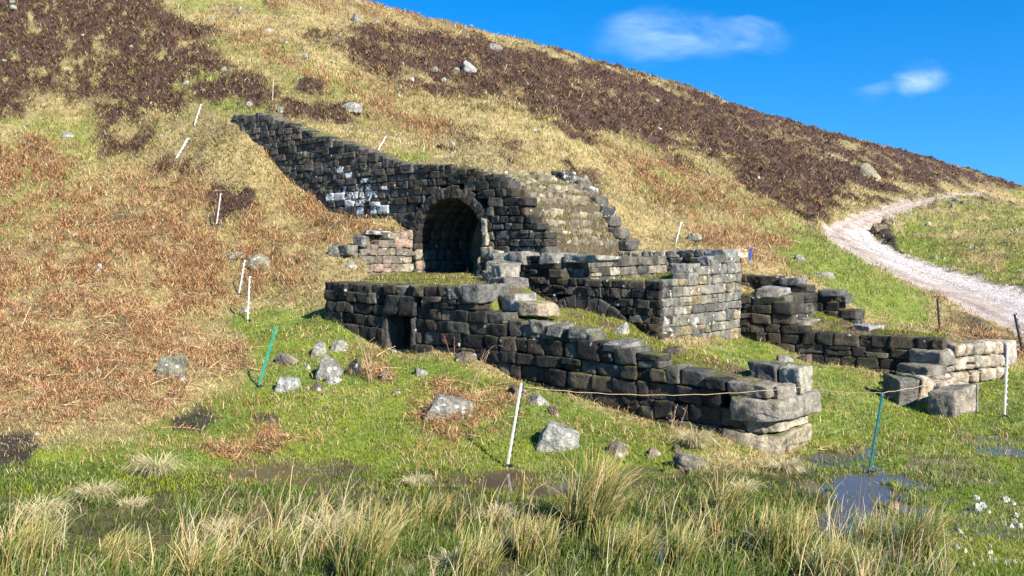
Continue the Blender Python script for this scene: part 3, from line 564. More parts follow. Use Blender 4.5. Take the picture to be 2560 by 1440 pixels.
# loose coping stones on the steps
def coping(t0, t1, s0, s1, z0, z1, col, lab=None):
    o = build('coping_stone', [tsbox(t0, t1, s0, s1, z0, z1, .03)], [col], M_ST, W1, 10, .08, .014)
    return o
for a in ((3.86, 4.2, -.06, .5, 1.33, 1.54, (.13, .12, .1, .15)), (4.22, 4.42, -.05, .4, 1.33, 1.52, (.14, .13, .11, .1)), (1.66, 1.98, -.05, .3, .84, .98, (.17, .16, .13, .15)), (2.2, 2.45, -.05, .25, .96, 1.09, (.16, .155, .13, .25)), (2.55, 2.78, -.03, .25, .98, 1.10, (.17, .16, .13, .2)), (2.85, 3.05, -.02, .28, 1.0, 1.13, (.17, .16, .13, .2)), (3.2, 3.55, .25, .7, 1.15, 1.33, (.32, .25, .16, 0)), (3.55, 3.85, .3, .7, 1.2, 1.42, (.25, .23, .19, .3)),
          (4.3, 4.65, .9, 1.35, 1.4, 1.62, (.15, .13, .11, .1)), (4.6, 4.86, 1.15, 1.5, 1.6, 1.76, (.26, .23, .18, .2)), (5.1, 5.35, 1.5, 1.9, 1.5, 1.68, (.26, .23, .17, .2)), (4.45, 4.7, 1.0, 1.3, 1.45, 1.6, (.2, .17, .13, .1)), (4.15, 4.4, .75, 1.05, 1.38, 1.52, (.16, .14, .1, .1)), (5.2, 5.6, 1.8, 2.2, 1.65, 1.82, (.24, .2, .16, .2))): coping(*a)
# ---- W2 furnace block: front face with hearth arch, lit side face
W2 = wall_obj('furnace_block', 3.8, W2S, .6, 'square stone furnace block with a sunlit pale side and a low dark hearth arch', 'stone furnace')
W2T = ([2.83, 4.6, 4.66, 6.2], [1.56, 1.56, 1.9, 1.9])
TC, ZC, RI, RO = 4.2, .18, .84, 1.16
hearth = lambda x, z: (x + 2.83 - TC) ** 2 + (z - ZC) ** 2 < (RO - .02) ** 2 and z > ZC
cor, cl = wall_stones(P(2.83, W2S), A, n_f, 3.5, lambda x: float(np.interp(x + 2.83, *W2T)), lambda x: .4, .40, 1.95, ch=(.10, .14), cw=(.12, .3), colf=lambda x, z: pick(DARK, .3), opening=hearth, prot=.045)
build('masonry', cor, cl, M_ST, W2)
vs, vl = [], []
na = 15
for i in range(na):
    a0, a1 = math.pi * (.06 + .88 * i / na), math.pi * (.06 + .88 * (i + .985) / na); c_ = []
    for k in range(8):
        a = a1 if k & 1 else a0; rr = RO * random.uniform(.985, 1.01) if k & 4 else RI; s_ = W2S + (.4 if k & 2 else -.03 + random.uniform(-.01, .01)); x, y = P(TC + rr * math.cos(a), s_); c_.append((x, y, ZC + rr * math.sin(a)))
    vs.append(c_); vl.append(pick([(.06, .052, .045), (.05, .045, .04), (.08, .07, .06)], .2))
build('hearth_arch', vs, vl, M_ST, W2, 7, .04, .006)
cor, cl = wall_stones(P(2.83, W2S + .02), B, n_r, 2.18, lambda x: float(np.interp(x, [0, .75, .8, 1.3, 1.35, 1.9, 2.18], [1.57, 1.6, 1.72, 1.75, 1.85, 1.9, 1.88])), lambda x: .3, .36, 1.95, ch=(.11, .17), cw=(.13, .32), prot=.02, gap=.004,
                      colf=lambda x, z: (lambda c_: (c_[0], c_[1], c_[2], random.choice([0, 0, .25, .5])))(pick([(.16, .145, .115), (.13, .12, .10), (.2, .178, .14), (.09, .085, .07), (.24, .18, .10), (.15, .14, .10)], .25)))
build('side_face', cor, cl, M_PALE, W2)
# lime mortar skin just behind the faces of the side wall
tm = np.array([[*P(2.862, W2S + .05), .3], [*P(2.862, W2S + 2.12), .3], [*P(2.862, W2S + 2.12), 1.75], [*P(2.862, W2S + 1.3), 1.62], [*P(2.862, W2S + .7), 1.5], [*P(2.862, W2S + .05), 1.48]]); tb = tm + np.array([A[0] * .2, A[1] * .2, 0])
Mm = plain_mat('lime_mortar', (.26, .235, .19), .95, (.13, .12, .1), .1, 12)
mesh_np('mortar', np.vstack([tm, tb]), [np.array([[0, 1, 2, 3], [0, 3, 4, 5], [6, 11, 10, 9], [6, 9, 8, 7]])] + [np.array([[i, 6 + i, 6 + (i + 1) % 6, (i + 1) % 6] for i in range(6)])], Mm, W2, smooth=False, origin=W2.location)
cor, cl = wall_stones(P(4.6, W2S + .1), B, n_r, 2.75, lambda x: 1.9, lambda x: 1.4, 1.47, 1.88, ch=(.11, .15), cw=(.16, .34), colf=lambda x, z: pick(GREY + PALE[3:4], .3))
build('inner_face', cor, cl, M_ST, W2)
for a in ((4.7, 5.0, W2S - .05, W2S + .5, 1.78, 1.93, (.2, .185, .15, .3)), (3.95, 4.66, W2S + .1, W2S + .6, 1.80, 1.92, (.26, .24, .19, .25)), (5.3, 5.6, W2S - .1, W2S + .3, 1.75, 1.98, (.2, .18, .15, .2)), (5.6, 5.95, W2S - .1, W2S + .4, 1.72, 1.95, (.3, .28, .22, .3)),
          (2.84, 3.2, 4.2, 4.6, 1.82, 1.99, (.2, .19, .17, .4)), (2.86, 3.1, 3.75, 4.1, 1.78, 1.9, (.2, .18, .15, .2)), (2.9, 3.2, 3.2, 3.6, 1.62, 1.77, (.24, .22, .18, .3))):
    build('coping_stone', [tsbox(*a[:6], .03)], [a[6]], M_ST, W2, 10, .08, .014)
# ---- ledge wall behind the furnace
W5 = wall_obj('ledge_wall', 4.6, 5.3, 1.5, 'low wall with a pale sunlit top course behind the furnace block')
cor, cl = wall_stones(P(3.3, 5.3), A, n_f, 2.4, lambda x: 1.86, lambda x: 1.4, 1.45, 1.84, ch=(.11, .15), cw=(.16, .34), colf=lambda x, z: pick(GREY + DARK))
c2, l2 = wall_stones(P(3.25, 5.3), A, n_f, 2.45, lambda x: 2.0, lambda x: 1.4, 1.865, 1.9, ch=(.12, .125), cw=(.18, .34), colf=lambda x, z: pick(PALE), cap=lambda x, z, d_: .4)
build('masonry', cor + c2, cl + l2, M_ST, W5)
# ---- W3 tall arch wall
W3 = wall_obj('arched_retaining_wall', 8, W3S, 1.6, 'tall dark retaining wall climbing the hillside, with a round vaulted arch and white lichen')
AC, AR, AZ = 7.95, .93, 2.02          # arch centre, radius, springing height
arch = lambda x, z: abs(x - AC) < AR and (z < AZ or (x - AC) ** 2 + (z - AZ) ** 2 < AR ** 2)
ring = lambda x, z: arch(x, z) or (z > AZ - .05 and (x - AC) ** 2 + (z - AZ) ** 2 < (AR + .23) ** 2)
o5 = 5.62
random.seed(11)
def w3bot(t): return fz(t, W3S - .1) if t > 9.1 else 1.5
def w3col(x, z):
    t = x + o5; c_ = pick(DARK + [(.07, .063, .055)] * 3, .25)
    if t > 9.6: c_ = pick([(.07, .062, .05), (.055, .05, .043), (.085, .073, .057), (.10, .078, .058), (.045, .042, .036)], .25)
    if t > 14: c_ = pick(GREY[:2] + [(.09, .08, .07)], .2)
    g = math.exp(-((t - 10.7) / .75) ** 2 - ((z - 3.15) / .33) ** 2)
    if random.random() < g * 1.0: c_ = (.2, .19, .17, 1.0) if random.random() < .4 else (*c_[:3], .8)
    elif random.random() < .07: c_ = (*c_[:3], .35)
    return c_
lead = lambda x: float(w3top(x + o5))
cor, cl = wall_stones(P(o5, W3S), A, n_f, 10.0, lead, lambda x: w3bot(x + o5), 1.5, 5.5, ch=(.115, .165), cw=(.13, .36), colf=w3col, opening=lambda x, z: ring(x + o5, z), prot=.045)
build('masonry', cor, cl, M_ST, W3)
vs, vl = [], []; na = 23
for i in range(na):
    a0, a1 = math.pi * (i) / na, math.pi * (i + .97) / na; c_ = []
    ro = AR + random.uniform(.19, .26)
    for k in range(8):
        a = a1 if k & 1 else a0; rr = ro if k & 4 else AR; s_ = W3S + (.35 if k & 2 else -.04); x, y = P(AC + rr * math.cos(a), s_); c_.append((x, y, AZ + rr * math.sin(a)))
    vs.append(c_); vl.append(pick(DARK, .2))
build('arch_ring', vs, vl, M_ST, W3, 7, .06, .01)
vs, vl = [], []
for r_ in range(5):                                  # vault courses and tunnel sides
    s0 = W3S + .36 + r_ * .26
    off = random.random() * .5
    for i in range(15):
        a0, a1 = math.pi * (i) / 15, math.pi * (i + .97) / 15; c_ = []
        for k in range(8):
            a = a1 if k & 1 else a0; rr = AR + .22 if k & 4 else AR + .01; s_ = s0 + (.25 if k & 2 else 0); x, y = P(AC + rr * math.cos(a), s_); c_.append((x, y, AZ + rr * math.sin(a)))
        vs.append(c_); vl.append(pick([(.06, .06, .035), (.05, .045, .04), (.08, .075, .06)], .2))
for sg in (-1, 1):
    c2, l2 = wall_stones(P(AC + sg * AR, W3S + (.0 if sg > 0 else .0)), B, A * -sg, 1.65, lambda x: AZ, lambda x: 1.4, 1.45, 2.0, ch=(.14, .19), cw=(.2, .4), depth=.22, colf=lambda x, z: pick(PINK if x < .3 else [(.09, .085, .075), (.07, .07, .06)]))
    vs += c2; vl += l2
build('vault', vs, vl, M_ST, W3, 4, .15, .008)
cor, cl = wall_stones(P(AC - 1.2, W3S + 1.5), A, n_f, 2.4, lambda x: 3.2, lambda x: 1.4, 1.45, 3.2, ch=(.16, .22), cw=(.25, .5), depth=.2, gap=.006, prot=.01, colf=lambda x, z: pick([(.13, .125, .12), (.1, .1, .095), (.16, .15, .14)]))
build('back_wall', cor, cl, M_PALE, W3, 4, .15, .008)
turf_patch('turf_cap', W3, 6.95, 9.0, W3S + .05, 5.0, lambda t: w3top(t) - .03, 60, 50, (.30, .24, .10), (.24, .18, .08), True)
capgrass = True
turf_patch('turf_edge', W3, 9.0, 15.6, W3S + .04, W3S + .5, lambda t: w3top(t) - .03, 160, 14, (.12, .13, .035), (.15, .11, .06))
bs = [(6.78, 7.04, 3.05, 3.4, 1.5, 1.68), (6.6, 6.86, 3.0, 3.35, 1.68, 1.86), (6.84, 7.03, 3.1, 3.4, 1.7, 1.88), (6.55, 6.8, 3.12, 3.35, 1.87, 2.0), (6.82, 7.04, 3.18, 3.4, 1.9, 2.06), (6.9, 7.05, 3.2, 3.4, 2.07, 2.3), (6.95, 7.06, 3.22, 3.4, 2.3, 2.55), (6.5, 6.8, 2.9, 3.3, 1.5, 1.67)]
build('broken_jamb', [tsbox(*b_, .02) for b_ in bs], [(*pick(PALE, .2)[:3], 0) for b_ in bs], M_ST, W3, 7, .1, .015)
# ---- side wall left of the arch (sunlit)
W9 = wall_obj('side_wall', 9.0, 2.6, 1.5, 'short sunlit wall of pinkish stones left of the arch')
cor, cl = wall_stones(P(8.95, 1.9), B, n_r, 1.4, lambda x: float(np.interp(x, [0, .35, .4, .75, .8, 1.4], [1.95, 2.0, 2.1, 2.15, 2.3, 2.42])), lambda x: 1.4, 1.42, 2.5, ch=(.13, .18), cw=(.16, .3), prot=.03, colf=lambda x, z: (*pick(PINK)[:3], random.choice([0, 0, 0, .5]) if z > 1.95 else 0))
build('masonry', cor, cl, M_ST, W9)
for a in ((8.98, 9.25, 1.75, 2.0, 1.92, 2.08, (.18, .165, .13, .2)), (9.0, 9.25, 2.1, 2.3, 2.08, 2.27, (.15, .14, .12, .4)), (9.05, 9.4, 2.45, 2.8, 2.28, 2.37, (.2, .18, .14, .7))):
    build('coping_stone', [tsbox(*a[:6], .03)], [a[6]], M_ST, W9, 10, .08, .014)
# ---- rubble core with straight joints of pale stone between the two broken ends
RC = wall_obj('rubble_core', 6.2, 4.3, 1.9, 'grassy slope of pale rubble filling between two broken wall ends right of the arch', 'rubble')
cor, cl = [], []
for k in range(15):
    t = 5.66 + k * .115; zt = float(w3top(t)) - .02; q = W3S + .3
    while q < 5.35:
        wd = random.uniform(.12, .34)
        if random.random() < (.86 if k < 9 else .7): cor.append(tsbox(t, t + .14, q, q + wd - .015, zt - .1, zt + random.uniform(.01, .10), .03)); cl.append(pick([(.24, .19, .125), (.3, .24, .16), (.17, .14, .1), (.12, .1, .075), (.2, .16, .11)], .3))
        q += wd
build('masonry', cor, cl, M_ST, RC, 4, .35, .02)
W4 = wall_obj('stepped_wall_end', 6.2, 5.5, 1.9, 'stepped line of grey blocks climbing the slope right of the rubble')
cor, cl = [], []
tt = 5.42
while tt < 7.15:
    wd = random.uniform(.18, .27); zt = float(np.interp(tt + .05, [5.4, 5.6, 5.9, 6.2, 6.5, 6.9, 7.3], [2.1, 2.3, 2.68, 3.03, 3.3, 3.48, 3.6])); 
    cor.append(tsbox(tt, tt + wd, 5.34, 5.7, zt - .17, zt + .03, .02)); cl.append((*pick(GREY)[:3], random.choice([0, .3, .6])))
    cor.append(tsbox(tt + .06, tt + wd + .15, 5.36, 5.68, zt - .33, zt - .17, .02)); cl.append(pick(GREY)); cor.append(tsbox(tt + .03, tt + wd + .2, 5.38, 5.68, zt - .5, zt - .33, .02)); cl.append(pick(DARK + GREY))
    tt += wd * .8
build('masonry', cor, cl, M_ST, W4, 5, .25, .018)
# ---- W7 far wall of the court, W6 behind
W7 = wall_obj('court_wall', 1.5, 4.9, .3, 'dark low wall on the far side of the grassy court, steps at its left end')
w7d = np.array(P(2.88, 4.72)) - np.array(P(0, 5.03)); L7 = float(np.linalg.norm(w7d)); w7d /= L7; w7n = np.array([-w7d[1], w7d[0]]) 
if w7n[1] > 0: w7n = -w7n
cor, cl = wall_stones(P(0, 5.03), w7d, w7n, L7, lambda x: float(np.interp(x, *W7T)), lambda x: float(hz(P(0, 5.03)[0] + w7d[0] * x + w7n[0] * .06, P(0, 5.03)[1] + w7d[1] * x + w7n[1] * .06)[0]), -.05, 1.4, ch=(.13, .18), cw=(.18, .4), colf=lambda x, z: pick(DARK, .3), prot=.045)
c2, l2 = wall_stones(P(2.2, 4.85), B, n_r, 1.15, lambda x: 1.3, lambda x: .7, .86, 1.28, ch=(.13, .18), cw=(.18, .34), colf=lambda x, z: pick(DARK + GREY, .3)); cor += c2; cl += l2
build('masonry', cor, cl, M_ST, W7)
for a in ((2.3, 2.75, 4.85, 5.2, 1.2, 1.4, (.24, .21, .17, .2)), (1.95, 2.3, 4.95, 5.3, .9, 1.04, (.2, .17, .13, .1)), (2.0, 2.25, 5.35, 5.7, 1.1, 1.22, (.2, .19, .17, .3)), (2.5, 2.9, 5.3, 5.7, 1.35, 1.55, (.22, .21, .19, .4)), (1.2, 1.5, 5.6, 5.9, .85, .97, (.25, .23, .2, .3))):
    h_ = a[5] - a[4]; zg = fz((a[0] + a[1]) / 2, (a[2] + a[3]) / 2); a = (*a[:4], zg - .07, zg - .07 + h_, a[6]); build('coping_stone', [tsbox(*a[:6], .03)], [a[6]], M_ST, W7, 10, .08, .014)
W6 = wall_obj('upper_court_wall', 2.5, 6.04, 1.0, 'short black stepped wall set back above the court wall')
cor, cl = wall_stones(P(1.6, 6.04), A, n_f, 2.1, lambda x: float(np.interp(x + 1.6, [1.6, 1.8, 1.84, 2.45, 2.5, 3.0, 3.05, 3.7], [1.06, 1.08, 1.24, 1.3, 1.42, 1.46, 1.56, 1.62])), lambda x: .7, .75, 1.6, ch=(.12, .17), cw=(.16, .34), colf=lambda x, z: pick(DARK, .3), prot=.04)
c2, l2 = wall_stones(P(1.6, 6.04), B, n_r, .4, lambda x: 1.06, lambda x: .7, .75, 1.1, ch=(.12, .17), cw=(.2, .3), colf=lambda x, z: pick(GREY)); cor += c2; cl += l2
cor += [tsbox(1.3, 1.62, 6.1, 6.5, fz(1.45, 6.3) - .1, fz(1.45, 6.3) + .1, .02), tsbox(1.85, 2.2, 5.98, 6.3, 1.24, 1.36, .02), tsbox(2.5, 2.85, 5.98, 6.3, 1.42, 1.54, .02)]; cl += [(.25, .24, .22, .4), (.12, .11, .1, .3), (.16, .15, .14, .3)]
build('masonry', cor, cl, M_ST, W6)
# ---- W8 squared pale wall on the right
W8 = empty('ashlar_wall', (6.4, 12.2, 0), 'low wall of squared sunlit tan blocks at the right, three courses high', 'stone wall')
cor, cl = wall_stones(W8A, W8D, W8N, W8L, lambda x: float(np.interp(x, [0, .06, .1, .3, .32, 2], [.2, .4, .45, .5, .70, .66])), lambda x: .0, -.06, .62, ch=(.17, .19), cw=(.15, .26), depth=.35, prot=.015, gap=.012, colf=lambda x, z: pick([(.38, .31, .22), (.32, .26, .185), (.42, .35, .25), (.28, .24, .18), (.36, .28, .2)], .15))
build('masonry', cor, cl, M_ST, W8, 5, .25, .012)
e8 = W8A + W8D * W8L
def obox(cx, cy, ang, lx, ly, z0, z1, j=.02):
    ca, sa = math.cos(ang), math.sin(ang); c_ = []
    for k in range(8):
        a = (lx / 2 if k & 1 else -lx / 2) + random.uniform(-j, j); b = (ly / 2 if k & 2 else -ly / 2) + random.uniform(-j, j); c_.append((cx + a * ca - b * sa, cy + a * sa + b * ca, (z1 if k & 4 else z0) + random.uniform(-j, j)))
    return c_
ang8 = math.atan2(W8D[1], W8D[0])
build('end_block', [obox(e8[0] - .02, e8[1] + .12, ang8, .2, .34, .34, .69, .01)], [(.33, .29, .23, .1)], M_ST, W8, 8, .15, .01)
build('end_block', [obox(W8A[0] + .02, W8A[1] + .2, ang8 + .15, .42, .5, .42, .62)], [(.22, .19, .15, 0)], M_ST, W8, 8, .15, .015)
build('end_block', [obox(W8A[0] - .22, W8A[1] + .02, ang8 + .1, .4, .5, .22, .44)], [(.2, .17, .13, 0)], M_ST, W8, 8, .15, .015)
for px, py, Y, lx, ly, h, col, an in ((2250, 1030, 10.9, .27, .3, .3, (.13, .12, .1, .2), .2), (2287, 1015, 11.1, .2, .4, .3, (.36, .29, .2, .2), .4), (2350, 1000, 11.4, .34, .3, .26, (.34, .28, .2, 0), .5), (2390, 985, 11.6, .3, .3, .2, (.3, .25, .18, 0), .3), (2320, 985, 11.75, .4, .4, .3, (.24, .19, .14, 0), .8), (2245, 965, 11.7, .3, .25, .16, (.08, .07, .06, 0), .3), (2300, 950, 11.85, .34, .22, .3, (.1, .09, .07, .1), .2)):
    x, y, z = unp(px, py, Y); z = float(hz(x, y)[0]); build('end_block', [obox(x, y, an, lx, ly, z - .1, z + h, .04)], [col], M_ST, W8, 10, .08, .014)
x, y, z = unp(2384, 1052, 10.5); z = float(hz(x, y)[0])
fb = empty('fallen_block', (x, y, z), 'large squared block lying tilted on the grass in front of the ashlar wall', 'stone')
cc = np.array(obox(x, y, R(40), .62, .34, z - .06, z + .27, .02)); cc[:, 2] += (cc[:, 0] - x) * .1; build('block', [cc], [(.24, .2, .15, .05)], M_ST, fb, 12, .1, .012)
# ------------------------------------------------------------------ loose boulders
def rock_geo(cx, cy, z, rx, ry, rz, yaw, seed, n=8, flat=.25):
    V0, F0 = UC[n]; q = V0 / (np.abs(V0) ** 3.2).sum(1, keepdims=True) ** (1 / 3.2)
    q = q * np.array([rx, ry, rz]); ca, sa = math.cos(yaw), math.sin(yaw); q = q @ np.array([[ca, sa, 0], [-sa, ca, 0], [0, 0, 1]])
    m = max(rx, ry); d = fbm(q[:, 0] / m * 1.3 + seed, q[:, 1] / m * 1.3, q[:, 2] / m * 1.3 + seed, 4, .55); q = q * (1 + .34 * d)[:, None]
    r_ = np.random.default_rng(int(seed * 10)); 
    for _ in range(9):                                 # chop with random planes for facets
        nv = r_.normal(size=3); nv[2] = abs(nv[2]) * .6; nv /= np.linalg.norm(nv); dd = q @ nv; lim = np.percentile(dd, r_.uniform(70, 90)); q = q - np.clip(dd - lim, 0, None)[:, None] * nv * .85
    q = q * (1 + .13 * fbm(q[:, 0] / m * 4 + seed, q[:, 1] / m * 4, q[:, 2] / m * 4, 3, .6))[:, None]
    return q + np.array([cx, cy, z]), F0
def boulder(px, py, wpx, hpx, label, col=(.3, .28, .23), group=None, name='boulder', dep=.8, al=.4, n=12, Ymin=4.4, sink=.25):
    g = ground_at(px, py, Ymin); s_ = g[1] / F; rx = wpx * s_ * .6; rz = hpx * s_ * .72; ry = rx * dep
    g[1] += ry * .5; g[2] = float(hz(g[0], g[1])[0])
    col = tuple(np.array(col) * np.array([.76, .73, .68])); al = al * .45
    V, Fc = rock_geo(g[0], g[1], g[2] + rz * .22, rx * .95, ry, rz, random.uniform(-.5, .5), random.uniform(1, 90), n)
    o = mesh_np(name, V, Fc, M_ROCK, None, np.tile([*col, al], (len(V), 1)), origin=g); return tag(o, label, 'rock', group)
def block_boulder(px, py, wm, dm, hm, top, label, col, al, yaw=0.0):
    g = ground_at(px, py); g[1] += dm * .4; g[2] = float(hz(g[0], g[1])[0]); c_ = []
    for k in range(8):
        a = (1 if k & 1 else -1); b = (1 if k & 2 else -1); tp = k & 4
        x_ = a * wm / 2 + (top[0] if a < 0 else -top[1]) * (1 if tp else 0); y_ = b * dm / 2 * (.7 if tp else 1); z_ = (hm * (top[2] if a < 0 else top[3])) if tp else -.08
        c_.append((g[0] + x_ * math.cos(yaw) - y_ * math.sin(yaw), g[1] + x_ * math.sin(yaw) + y_ * math.cos(yaw), g[2] + z_))
    V, Fc, Cc = stones_geo([c_], [(*col, al)], 14, .1, .02, px * .37, chips=12, rough=.03)
    return tag(mesh_np('boulder', V, Fc, M_ROCK, None, Cc, origin=g), label, 'rock')
LG = (.30, .29, .25); TN = (.24, .2, .15); BRN = (.13, .1, .075)
block_boulder(1392, 1128, .46, .34, .22, (.15, .04, 1.0, .6), 'large pale angular boulder in bright grass right of the white foreground post', (.24, .232, .19), .3)
block_boulder(1115, 1052, .56, .36, .21, (.2, .03, 1.0, .8), 'wide lichened boulder half buried in dead bracken left of the white foreground post', (.2, .185, .145), .3)
boulder(1342, 1014, 62, 26, 'small smooth pale rock below the dark wall right of the white foreground post', LG)
boulder(1385, 1038, 34, 22, 'small reddish lichened stone right of the smooth pale rock', (.22, .15, .1))
boulder(1290, 990, 50, 38, 'dark mossy rock behind the top of the white foreground post', BRN)
boulder(1540, 1145, 60, 40, 'broken white speckled stone in moss right of the largest pale boulder', (.18, .15, .11), al=.9)
boulder(1738, 1170, 84, 34, 'flat moss topped rock at the edge of the marsh under the front wall', (.2, .18, .14), n=12)
boulder(1640, 1140, 50, 22, 'low brown rock left of the flat moss topped rock', TN)
boulder(1700, 1132, 30, 26, 'upright brown stone just left of the straw tussock at the wall', BRN)
block_boulder(720, 978, .34, .24, .13, (.06, .08, 1, .8), 'pale flattish rock right of the green post, nearest of its cluster', (.28, .27, .235), .5)
NONE = lambda *a, **k: None
NONE(720, 978, 66, 28, 'pale flattish rock right of the green post, nearest of its cluster', (.34, .33, .29), al=.6)
boulder(712, 908, 76, 24, 'long low grey rock just right of the green post', (.27, .23, .19))
boulder(838, 878, 52, 30, 'grey rock at the top right of the cluster beside the green post', LG)
boulder(792, 890, 52, 34, 'squat grey rock at the top left of the cluster beside the green post', LG)
block_boulder(815, 945, .4, .3, .26, (.16, .06, 1, .55), 'tall leaning grey rock in the middle of the cluster', (.22, .2, .165), .2)
NONE(815, 940, 70, 54, 'tall leaning grey rock in the middle of the cluster', (.26, .235, .2), n=12)
boulder(836, 958, 40, 26, 'white capped stone at the foot of the tall leaning rock', (.36, .35, .32), al=.8)
boulder(768, 924, 22, 16, 'little white stone in the grass inside the cluster', (.45, .43, .38))
boulder(885, 935, 46, 46, 'dark brown rock among bracken stalks right of the cluster', BRN, al=.3)
boulder(790, 978, 34, 26, 'small dark stone below the tall leaning rock', BRN)
boulder(960, 946, 44, 22, 'rusty brown stone below the front wall among dead fronds', TN)
boulder(1053, 938, 36, 20, 'small grey stone alone on the lawn below the doorway', LG)
boulder(990, 986, 26, 16, 'tiny grey rock between the lawn and the bracken patch', TN)
boulder(1165, 905, 60, 22, 'low brown rock at the foot of the front wall right of the doorway', (.17, .13, .1))
boulder(985, 882, 16, 10, 'small stone on the doorway threshold', LG)
block_boulder(420, 950, .42, .34, .27, (.1, .1, .9, .85), 'mossy round boulder in bracken left of the green post', (.17, .16, .11), .3)
NONE(420, 935, 80, 56, 'mossy round boulder in bracken left of the green post', (.22, .21, .17), n=12)
boulder(448, 955, 32, 22, 'small grey stone leaning against the round mossy boulder', LG)
boulder(650, 672, 66, 30, 'flat grey slab behind the pair of white posts', (.27, .25, .18))
boulder(595, 650, 50, 16, 'thin pale slab left of the flat grey slab', (.36, .33, .26))
boulder(612, 780, 24, 14, 'pale stone at the foot of the upright white post', LG)
boulder(245, 680, 20, 22, 'white stone alone in the bracken at left', (.5, .5, .47), al=.8)
boulder(165, 345, 30, 14, 'small grey stone at the edge of straw grass, upper left', LG)
boulder(90, 1088, 18, 10, 'small white stone on the dark peat at lower left', (.5, .5, .47), al=.8)
boulder(2237, 1272, 30, 26, 'tan stone standing in the shallow water near the lower right', (.4, .3, .18), al=.1)
boulder(2450, 1282, 22, 24, 'round white stone on the grass, largest of those at lower right', (.62, .62, .6), al=.8)
boulder(1885, 625, 0.1, .1, 'x', LG) if False else None
boulder(2170, 440, 62, 30, 'overhanging flat boulder on the heather slope above the track', (.26, .23, .17), n=12, dep=.9)
boulder(2188, 452, 30, 24, 'tan stone propping the overhanging boulder', (.34, .26, .16))
boulder(1172, 180, 36, 26, 'pale triangular boulder high in the heather', (.36, .36, .34), al=.7)
boulder(1027, 203, 14, 12, 'small white stone left of the triangular boulder', (.5, .5, .48), al=.7)
boulder(1240, 125, 34, 18, 'flat grey rock just below the skyline', LG)
boulder(888, 55, 34, 28, 'grey boulder under the bracken fringed skyline', LG)
boulder(876, 282, 46, 26, 'pale slanting slab left of the hillside bracken band', (.34, .33, .3), al=.6)
boulder(1730, 603, 44, 16, 'flat green grey slab right of the far white post', (.27, .26, .2))
boulder(2003, 655, 30, 18, 'slanted grey rock on the grass between the ruin and the bend of the track', LG)
boulder(2070, 695, 52, 16, 'long low pale rock above the upper court wall', (.3, .28, .24))
boulder(2200, 575, 46, 18, 'brown rocks turned up at the inner bend of the track', (.2, .15, .1))
boulder(2225, 556, 34, 14, 'pale slab on the bank at the inner bend of the track', (.34, .29, .22))
boulder(620, 268, 26, 12, 'squared grey stone just above the upper end of the arched wall', LG)
boulder(460, 214, 20, 12, 'small pale stone in the mossy patch high on the left slope', LG)
boulder(760, 147, 26, 14, 'flat pale stone in the straw grass left of the heather', LG)
boulder(700, 283, 14, 26, 'upright mossy stone on the turf above the arched wall', (.22, .23, .17))
boulder(1460, 470, 44, 36, 'mossy grey block perched at the top of the stepped wall end', (.27, .26, .22), n=8)
boulder(1555, 838, 48, 34, 'pale loose rock on the mossy bank in front of the hearth arch', (.36, .35, .31), Ymin=9.5)
boulder(1960, 905, 46, 18, 'oval grey rock in the grassy court', LG, Ymin=10)
boulder(2015, 905, 44, 26, 'brown squared rock beside the oval grey one in the court', BRN, Ymin=10)
boulder(838, 640, 38, 40, 'white blotched rock in the brush at the left end of the sunlit side wall', (.2, .19, .15), al=1.0)
boulder(872, 672, 30, 22, 'grey stone on the bank just above the left end of the front wall', LG)
boulder(1690, 888, 60, 20, 'dark stone showing at the foot of the furnace block corner', BRN, Ymin=9.5)
small = [(400, 345), (60, 365), (130, 380), (528, 50), (600, 28), (628, 26), (620, 68), (670, 80), (700, 105), (715, 108), (690, 130), (720, 58), (590, 240), (560, 226), (505, 228), (470, 190), (555, 180), (795, 105), (830, 157), (940, 60), (1085, 185), (1140, 175), (1110, 205), (1320, 215), (1005, 160), (997, 245), (1000, 280), (1130, 365), (1128, 388), (1335, 330), (1370, 340), (1480, 150), (1640, 255), (1650, 328), (1745, 375), (1775, 373), (2080, 393), (2110, 405), (1896, 450), (1580, 405), (1960, 560), (1820, 600), (2390, 505), (2385, 518), (2410, 508), (2440, 512), (2275, 540), (2320, 565), (2440, 620), (2425, 622), (2500, 700), (2340, 645), (2360, 648), (2530, 590), (2545, 575), (1455, 510), (865, 25), (30, 28), (30, 10), (10, 160), (205, 90), (60, 120), (325, 120)]
for x, y in small:
    right = x > 2200 and y > 490
    s_ = random.uniform(9, 20)
    boulder(x, y, s_, s_ * random.uniform(.45, .7), 'small grey stone on the grass slope beyond the track' if right else ('small pale stone showing in the heather slope' if x > 900 else 'small pale stone lying on the upper left slope'),
            random.choice([LG, (.36, .35, .31), (.26, .24, .2)]), group='stones beyond the track' if right else ('stones in the heather' if x > 900 else 'stones on the upper left slope'), name='stone', n=4)
for k in range(34):
    x, y = random.uniform(2395, 2550), random.uniform(1230, 1430)
    if x < 2440 and y < 1330: continue
    s_ = random.uniform(11, 24); boulder(x, y, s_, s_ * .8, 'white limestone chipping scattered on the grass at lower right', (.6, .6, .58), group='white chippings at lower right', name='stone', n=5, al=.5)
